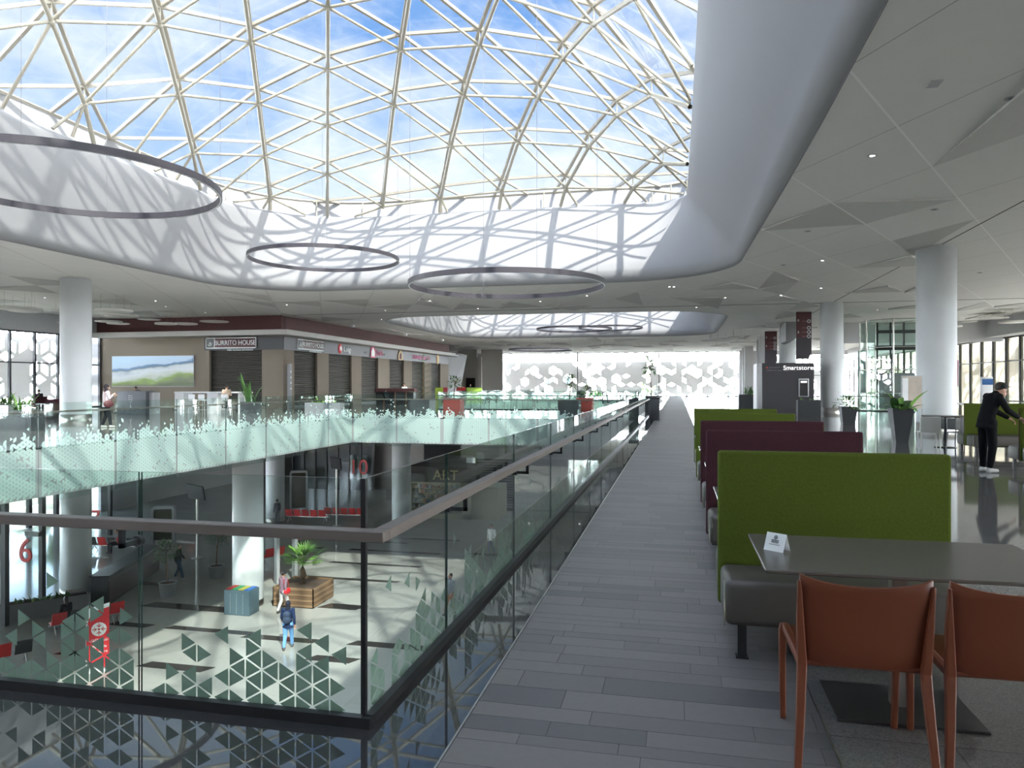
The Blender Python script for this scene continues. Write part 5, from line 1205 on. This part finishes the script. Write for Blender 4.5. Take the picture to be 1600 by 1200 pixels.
# white arch display totems
def arch(lab, x, y, h, w, rz, glassy):
    r_ = thing('display_totem', lab, 'display', (x, y, LZ), rz); P = []; n = 8; R = .16
    def rr_(w2, h2, r2): return [(-w2, 0)]+[(-w2+r2-r2*math.cos(PI/2*k/n), h2-r2+r2*math.sin(PI/2*k/n)) for k in range(n+1)]+[(w2-r2+r2*math.sin(PI/2*k/n), h2-r2+r2*math.cos(PI/2*k/n)) for k in range(n+1)]+[(w2, 0)]
    A_, B_ = rr_(w/2, h, .2), rr_(w/2-.14, h-.16, .1); v = []; N_ = len(A_)
    for y_ in (0, .45):
        for P_ in (A_, B_): v += [(x_, y_, z_) for x_, z_ in P_]
    f = []
    for i in range(N_-1): f += [(i, i+1, N_+i+1, N_+i), (2*N_+i+1, 2*N_+i, 3*N_+i, 3*N_+i+1), (i+1, i, 2*N_+i, 2*N_+i+1), (N_+i, N_+i+1, 3*N_+i+1, 3*N_+i)]
    MB().add(v, f).build('frame', M_white, r_)
    if glassy: MB().box(-w/2+.14, w/2-.14, .1, .3, .3, h-.18).build('screen', mat('screen_olive', (.05, .05, .03), .15), r_)
p = at(449, 912); arch('white arched display frame standing behind the palm planter', p.x, p.y, 2.45, 1.0, .8, False)
p = at(254, 852); arch('pale rounded display totem with a dark screen seen past the left post', p.x, p.y, 2.3, 1.3, .45, True)
p = at(461, 800); arch('farther pale display totem with a dark screen beside the slim column', p.x+.3, p.y, 3.1, 1.3, .5, True)
# red banner
p = at(153, 1048); root = thing('banner', 'red meeting-point banner with a white round emblem and lettering', 'banner', (p.x, p.y, LZ), math.radians(38))
M_ban = mat('banner_red', (.60, .02, .03), .6); h = 2.1; w = .66
b = MB(); b.prism([(-w/2, .38), (w/2, .02), (w/2, h), (-w/2, h-.12)], 0, .03, lambda x, y, q: (x, q, y)); b.build('banner_panel', M_ban, root)
b = MB(); b.prism([(-w/2-.04, h-.16), (w/2, h+.0), (w/2, h+.06), (-w/2-.04, h-.1)], -.03, .3, lambda x, y, q: (x, q, y)); b.build('top_cap', M_signw, root)
b = MB(); b.prism([(-w/2, h-.12), (-w/2+.2, h-.06), (-w/2+.05, h-.4), (-w/2, h-.75)], -.004, 0, lambda x, y, q: (x, q, y)); b.build('white_curve', M_signw, root)
MB().box(-w/2-.03, -w/2, .03, .3, .2, h-.12).build('side_post', M_lgrey, root); MB().box(-.25, .36, -.15, .35, 0, .02).build('base', M_signw, root)
b = MB(); b.cyl((.03, -.008, h-.72), (.03, 0, h-.72), .225, n=32); b.build('emblem_disc', M_signw, root); b = MB(); b.cyl((.03, -.014, h-.72), (.03, -.008, h-.72), .035, n=16)
for k in range(4):
    a = k*PI/2; R_ = lambda r, t: (.03+r*math.cos(a)-t*math.sin(a), -.012, h-.72+r*math.sin(a)+t*math.cos(a)); b.tube([R_(.2, 0), R_(.075, 0)], .013, 5); b.tube([R_(.14, .06), R_(.07, 0), R_(.14, -.06)], .013, 5)
b.build('emblem_arrows', M_ban, root)
text('\ufe80\ufe8e\ufed8\ufee0\ufedf\u0627 \ufe94\ufec4\ufed8\ufee7', .13, M_signw, root, (.03, -.008, h-1.08), ext=.003); text('Point de', .125, M_signw, root, (.05, -.008, h-1.30), ext=.003); text('rencontre', .125, M_signw, root, (.03, -.008, h-1.47), ext=.003)
# tandem seats
def seats(lab, px, py, rz, n, reds, group='tandem waiting seats'):
    p = at(px, py); r_ = thing('waiting_bench', lab, 'bench', (p.x, p.y, LZ), rz, group)
    MB().box(-n*.3, n*.3, -.03, .03, .33, .38).build('beam', M_steel, r_)
    for s_ in (-1, 1):
        q = MB(); q.tube([(s_*(n*.3-.2), -.3, 0), (s_*(n*.3-.2), 0, .34), (s_*(n*.3-.2), .3, 0)], .02, 6); q.build('leg', M_steel, r_)
    for k in range(n):
        x = -n*.3+.3+k*.6; m = M_red if k in reds else M_dark
        MB().bbox(x-.25, x+.25, -.22, .24, .40, .43, .012).build('seat', m, r_)
        M = Matrix.Translation((x, -.24, .42)) @ Matrix.Rotation(math.radians(18), 4, 'X'); MB().bbox(-.25, .25, -.015, .015, 0, .5, .01, M=M).build('backrest', m, r_)
    return r_
seats('waiting bench with red and dark seats holding the seated person at lower left', 118, 985, math.radians(-125+180), 3, (0, 2))
seats('waiting bench with one dark and one red seat at the lower left edge', 18, 1040, math.radians(55), 2, (0,))
seats('red waiting bench just behind the red banner', 180, 972, math.radians(55), 1, (0,))
seats('red waiting seats right of the big sunlit column', 425, 880, math.radians(60), 2, (0, 1)); seats('red waiting seats behind the white arch frame', 470, 852, math.radians(60), 2, (0, 1))
for k, (px, py, lab) in enumerate(((480, 815, 'left group of the dark red seat rows before the glazed offices'), (540, 812, 'right group of the dark red seat rows before the glazed offices'), (180, 862, 'seat row beyond the dark counter, left of the thin post'), (290, 838, 'seat row in shade behind the potted trees'))): seats(lab, px, py, math.radians(5), 5, (0, 1, 2, 3, 4) if k < 2 else (1, 3))
p = at(104, 985); person('person with long dark hair slouching on the bench at lower left', (p.x, p.y, LZ), math.radians(80), 1.68, top=(.02, .02, .025), leg=(.09, .14, .2), hair='long', voxel=.015, pose=SEAT, hand_detail=False)
person('person in shade sitting on the seat row beyond the dark counter', (*(at(186, 862)+V((0, -.12, 0))).xy, LZ), PI*.9, 1.7, top=(.25, .24, .24), leg=(.05, .05, .06), voxel=.018, pose=SEAT, hand_detail=False)
WALK = dict(kner=(.09, .14, .5), ankr=(.09, .22, .09), knel=(-.09, -.02, .5), ankl=(-.09, -.2, .12), elbr=(.24, -.1, 1.14), wrir=(.25, -.06, .89), elbl=(-.24, .04, 1.14), wril=(-.24, .2, .95))
p = at(450, 1014); person('walking person in navy coat and light jeans with a backpack on the sunlit floor', (p.x, p.y, LZ), math.radians(15), 1.72, top=(.02, .035, .09), leg=(.18, .38, .68), shoe=(.1, .1, .1), hair='short', scarf=(.015, .015, .03), coat=.15, voxel=.012, pose=WALK, bag=((.03, .05, .10), 'backpack'))
p = at(446, 958); person('walking person in mauve top, white skirt-like shorts and black cap with a red bag', (p.x-.1, p.y, LZ), math.radians(-20), 1.72, top=(.24, .15, .19), leg=(.55, .52, .52), hair='short', hat=(.01, .01, .012), voxel=.012, pose=WALK, bag=((.6, .02, .03), 'side'))
person('person in grey with dark backpack standing by the slim far column', (XatY(433, 45.3), 45.3, LZ), math.radians(60), 1.75, top=(.2, .22, .24), leg=(.25, .26, .28), hair='short', voxel=.016, bag=((.03, .03, .05), 'backpack'), hand_detail=False)
p = at(768, 868); person('person in a white jacket walking towards the camera seen through the glass', (p.x, p.y, LZ), math.radians(170), 1.72, top=(.7, .7, .66), leg=(.15, .17, .22), voxel=.014, pose=WALK, coat=.08)
p = at(262, 912); person('person walking behind the potted tree, legs in dark jeans', (p.x, p.y+.8, LZ), math.radians(-70), 1.72, top=(.03, .04, .04), leg=(.05, .10, .16), shoe=(.4, .4, .4), voxel=.016, pose=WALK, hand_detail=False)
p = at(680, 985); person('person in grey and orange walking below the near glass', (p.x, p.y+2, LZ), math.radians(150), 1.7, top=(.2, .22, .24), leg=(.3, .15, .08), voxel=.016, pose=WALK, hand_detail=False)
# potted trees, lower
p = at(262, 932); tree_pot('leafy tree in a pale grey round pot on the lower floor left of the column', p.x, p.y, LZ, 2.5, .55, 'round', .38, .65, mat('pot_pale', (.35, .37, .38), .6), 420, .14, 21, lean=-.1, mats=[M_leaf, M_leaf])
p = at(338, 902); tree_pot('second potted tree in a pale pot, farther and closer to the white column', p.x, p.y, LZ, 2.5, .55, 'round', .38, .6, mat('pot_pale', (.35, .37, .38)), 420, .14, 22, lean=.1, mats=[M_leaf, M_leaf])
spiky('dark trough planter with low shrubs against the left column below', *at(68, 962).xy, LZ, 3.2, .6, .7, 60, .3, .09, M_grey, 23, rz=math.radians(50))
# dark counter block
p0, p1 = at(147, 945)+V((.7, 0, 0)), at(205, 900)+V((1.0, 0, 0)); d = (p1-p0); root = thing('service_counter', 'long dark service counter behind the red banner on the lower floor', 'counter', p0, math.atan2(d.y, d.x)); ln = d.length+1.5
MB().box(0, ln, 0, .7, 0, 1.25).build('body', M_dark, root); MB().box(.05, ln-.05, -.03, 0, .1, 1.05).build('front_panel', mat('panel_brown', (.06, .035, .03), .4), root); MB().box(-.05, ln+.05, -.08, .75, 1.25, 1.3).build('worktop', M_black, root)
# TV on a pole
def tvpole(lab, px, py, h, w):
    p = at(px, py); r_ = thing('screen_on_pole', lab, 'display', (p.x, p.y, LZ)); MB().cyl((0, 0, 0), (0, 0, h), .06, n=10).build('pole', M_steel, r_)
    M = Matrix.Translation((0, -.1, h)) @ Matrix.Rotation(.25, 4, 'X') @ Matrix.Rotation(-.3, 4, 'Z'); MB().box(-w/2, w/2, -.05, .05, -.35, .45, 0, M).build('screen', M_black, r_); MB().lathe([(0, 0), (.3, 0), (.3, .02), (0, .04)], 20).build('base', M_steel, r_)
tvpole('flight-style screen on a tall pole left of the big column', 308, 872, 3.6, 1.35); tvpole('small dark screen on a pole before the glazed offices', 526, 822, 4.2, .9)
# glazed offices at the back of the lower hall
Y = 62.0; x0, x1 = XatY(458, Y), XatY(582, Y); root = thing('glazed_partition', None, None, (x0, Y, LZ), kind='structure'); w = x1-x0
MB().add([(0, 0, 0), (w, 0, 0), (w, 0, 6.4), (0, 0, 6.4)], [(0, 1, 2, 3)]).build('glass', mat('office_glass', (.05, .055, .06), .08), root); b = MB()
for k in range(8): b.box(k*w/7-.07, k*w/7+.07, -.12, .05, 0, 6.4)
for z in (4.9, 6.1): b.box(0, w, -.1, .05, z-.06, z+.06)
b.build('mullions', M_black, root); MB().box(-3, w, .05, 4, 6.4, 6.7).build('lintel', M_dark, root)
b = MB(); b.box(XatY(585, 63), XatY(660, 63), 63, 63.4, LZ, -1.2); b.box(XatY(456, 70), XatY(300, 70), 70, 70.4, LZ, -1.2); struct(b.build('wall_lower_back', mat('wall_low', (.42, .39, .37), .8)))
def numeral(s_, lab, px, Y, py, size, rz=0):
    x = XatY(px, Y); z = zat(px, py, x, Y); r_ = thing('gate_number', lab, 'sign', (x, Y, z), rz); text(s_, size, M_red, r_, (0, 0, 0), ext=.03); MB().box(-size*.45, size*.45, .04, .06, -size*.6, size*.6).build('backing_glass', M_clear, r_)
numeral('10', 'red number ten on the glazed office front', 560, 61.6, 731, 1.9)
numeral('6', 'large red number six at the far left of the lower level', 40, 26.0, 862, 1.45)
numeral('7', 'red number seven behind the left column', 149, 33.0, 812, 1.3)
# glazed gates left: dark posts and beams
b = MB()
for px, Y in ((8, 24), (66, 27), (172, 40), (217, 44)):
    x = XatY(px, Y); b.box(x-.1, x+.1, Y-.1, Y+.1, LZ, -1.2)
b.box(XatY(-20, 25), XatY(66, 27), 26.8, 27.0, LZ+2.9, LZ+3.1); struct(b.build('window_8', M_dark))
# bookshop kiosk
Y = 50.0; x0, x1 = XatY(640, Y), XatY(736, Y); w = x1-x0; root = thing('shop_kiosk', 'cream kiosk shop with filled shelves and gold lettering on the lower level', 'kiosk', (x0, Y, LZ)); M_cr = mat('kiosk_cream', (.42, .40, .28), .6)
b = MB(); b.box(0, w, 0, 3, 0, .35); b.box(0, w, 0, 3, 2.45, 2.6); b.box(0, .15, 0, 3, 0, 2.6); b.box(w*.86, w, 0, 3, 0, 2.6); b.box(0, w, 2.6, 3, 0, 2.6); b.build('cabinet', M_cr, root)
MB().box(w, w+1.9, .3, 3, 0, 2.3).build('side_wing', M_cr, root); MB().box(-.1, w+.1, -.1, 3, 2.6, 3.7).build('header', mat('header_dark', (.05, .048, .04), .6), root)
text('ART', 1.0, mat('gold_letters', (.55, .48, .25), .4), root, (w*.6, -.16, 3.1), ext=.04)
for k in range(5): MB().box(.15, w*.86, .05, .6, .7+k*.36, .73+k*.36).build('shelf', M_cr, root)
rr = random.Random(77); cols = [mat('goods%d' % k, c, .5) for k, c in enumerate(((.5, .5, .48), (.3, .32, .30), (.45, .2, .15), (.12, .16, .2), (.5, .45, .3)))]
first = {}
for k in range(5):
    x = .2
    while x < w*.84:
        ww = rr.uniform(.10, .22); hh = rr.uniform(.14, .28); ci = rr.randrange(5)
        if rr.random() < .85:
            if ci not in first:
                first[ci] = tag(MB().bbox(-.5, .5, -.5, .5, 0, 1, .03).build('boxed_item', cols[ci]), 'small boxed item on the kiosk shelves, %s' % ('white', 'grey-green', 'reddish', 'dark blue', 'straw-coloured')[ci], 'goods', 'goods on the kiosk shelves'); o = first[ci]
            else: o = first[ci].copy(); COL.objects.link(o)
            o.location = (x0+x+ww/2, Y+.2, LZ+.735+k*.36-.005); o.scale = (ww*.85, .16, hh)
        x += ww
# slatted dark screen and shutters right of the kiosk
Y = 54; x0, x1 = XatY(742, Y), XatY(800, Y); root = thing('slatted_screen', 'dark slatted screen wall right of the kiosk shop', 'screen', (x0, Y, LZ)); w = x1-x0
MB().box(0, w, .2, .4, 0, 5.5).build('backing', M_dark, root); b = MB(); [b.box(0, w, 0, .2, .3+k*.2, .36+k*.2) for k in range(26)]; b.build('slats', M_grey, root)
b = MB(); b.box(XatY(720, 44), -1.0, 44, 46.7, -2.9, -1.2); struct(b.build('ceiling_lower_bulkhead', mat('bulk_grey', (.36, .36, .36), .8)))
b = MB(); b.box(-.9, -.6, -12, 110, LZ, -1.2); struct(b.build('wall_lower_right', M_lgrey))
# trees and buildings outside
def outtree(lab, x, y, h, R, seed):
    r_ = thing('tree', lab, 'tree', (x, y, LZ-.42)); MB().tube([(0, 0, 0), (.1, 0, h*.5), (0, 0, h*.8)], [.3, .2, .1], 8).build('trunk', M_bark, r_); bush((0, 0, h-R), R, 700, .9, seed, (1.2, 1, .8)).build('foliage', [M_leafl, M_leaf], r_)
outtree('broad green tree outside the patterned far window, right of its middle', XatY(1012, 128), 128, 11.0, 4.0, 1); outtree('smaller green tree outside the far window, left of the broad one', XatY(935, 135), 135, 9.5, 3.0, 2); outtree('green tree outside the far window near its left end', XatY(800, 130), 130, 9.0, 3.0, 3)
outtree('green tree outside the slotted windows on the right', 36, 62, 9, 3.5, 5); outtree('second green tree outside the slotted right windows', 38, 74, 9, 3.5, 6)
def block(lab, x, y, w, d, h, seed):
    r_ = thing('building', lab, 'building', (x, y, LZ-.42)); MB().box(0, w, 0, d, 0, h).build('walls', mat('render_white', (.75, .74, .70), .8), r_)
    for i in range(int(w/4)):
        for j in range(int(h/4)): MB().box(1+i*4, 2.6+i*4, -.05, .05, 2+j*4, 3.8+j*4).build('window', mat('win_teal', (.12, .2, .22), .2), r_)
    MB().box(-.2, w+.2, -.2, d, h, h+.4).build('roof', M_lgrey, r_)
block('white building with small windows outside the far window, left end', -46, 165, 24, 14, 13, 1); block('low white building outside the far window, right end', 14, 175, 30, 14, 11, 2)

for k in range(7):
    y_ = -6+k*9.5; outtree(('round green tree close outside the lower left windows, %s along the row') % ('first', 'second', 'third', 'fourth', 'fifth', 'sixth', 'last')[k], -49.5-(k % 2)*2, y_, 6.0, 2.6, 30+k)
tag(MB().box(-56, -55.5, -20, 60, LZ-.42, -4.6).build('garden_wall', mat('ochre_wall', (.50, .40, .22), .9, var=.2, scale=1)), 'low ochre boundary wall outside the lower left windows', 'wall')
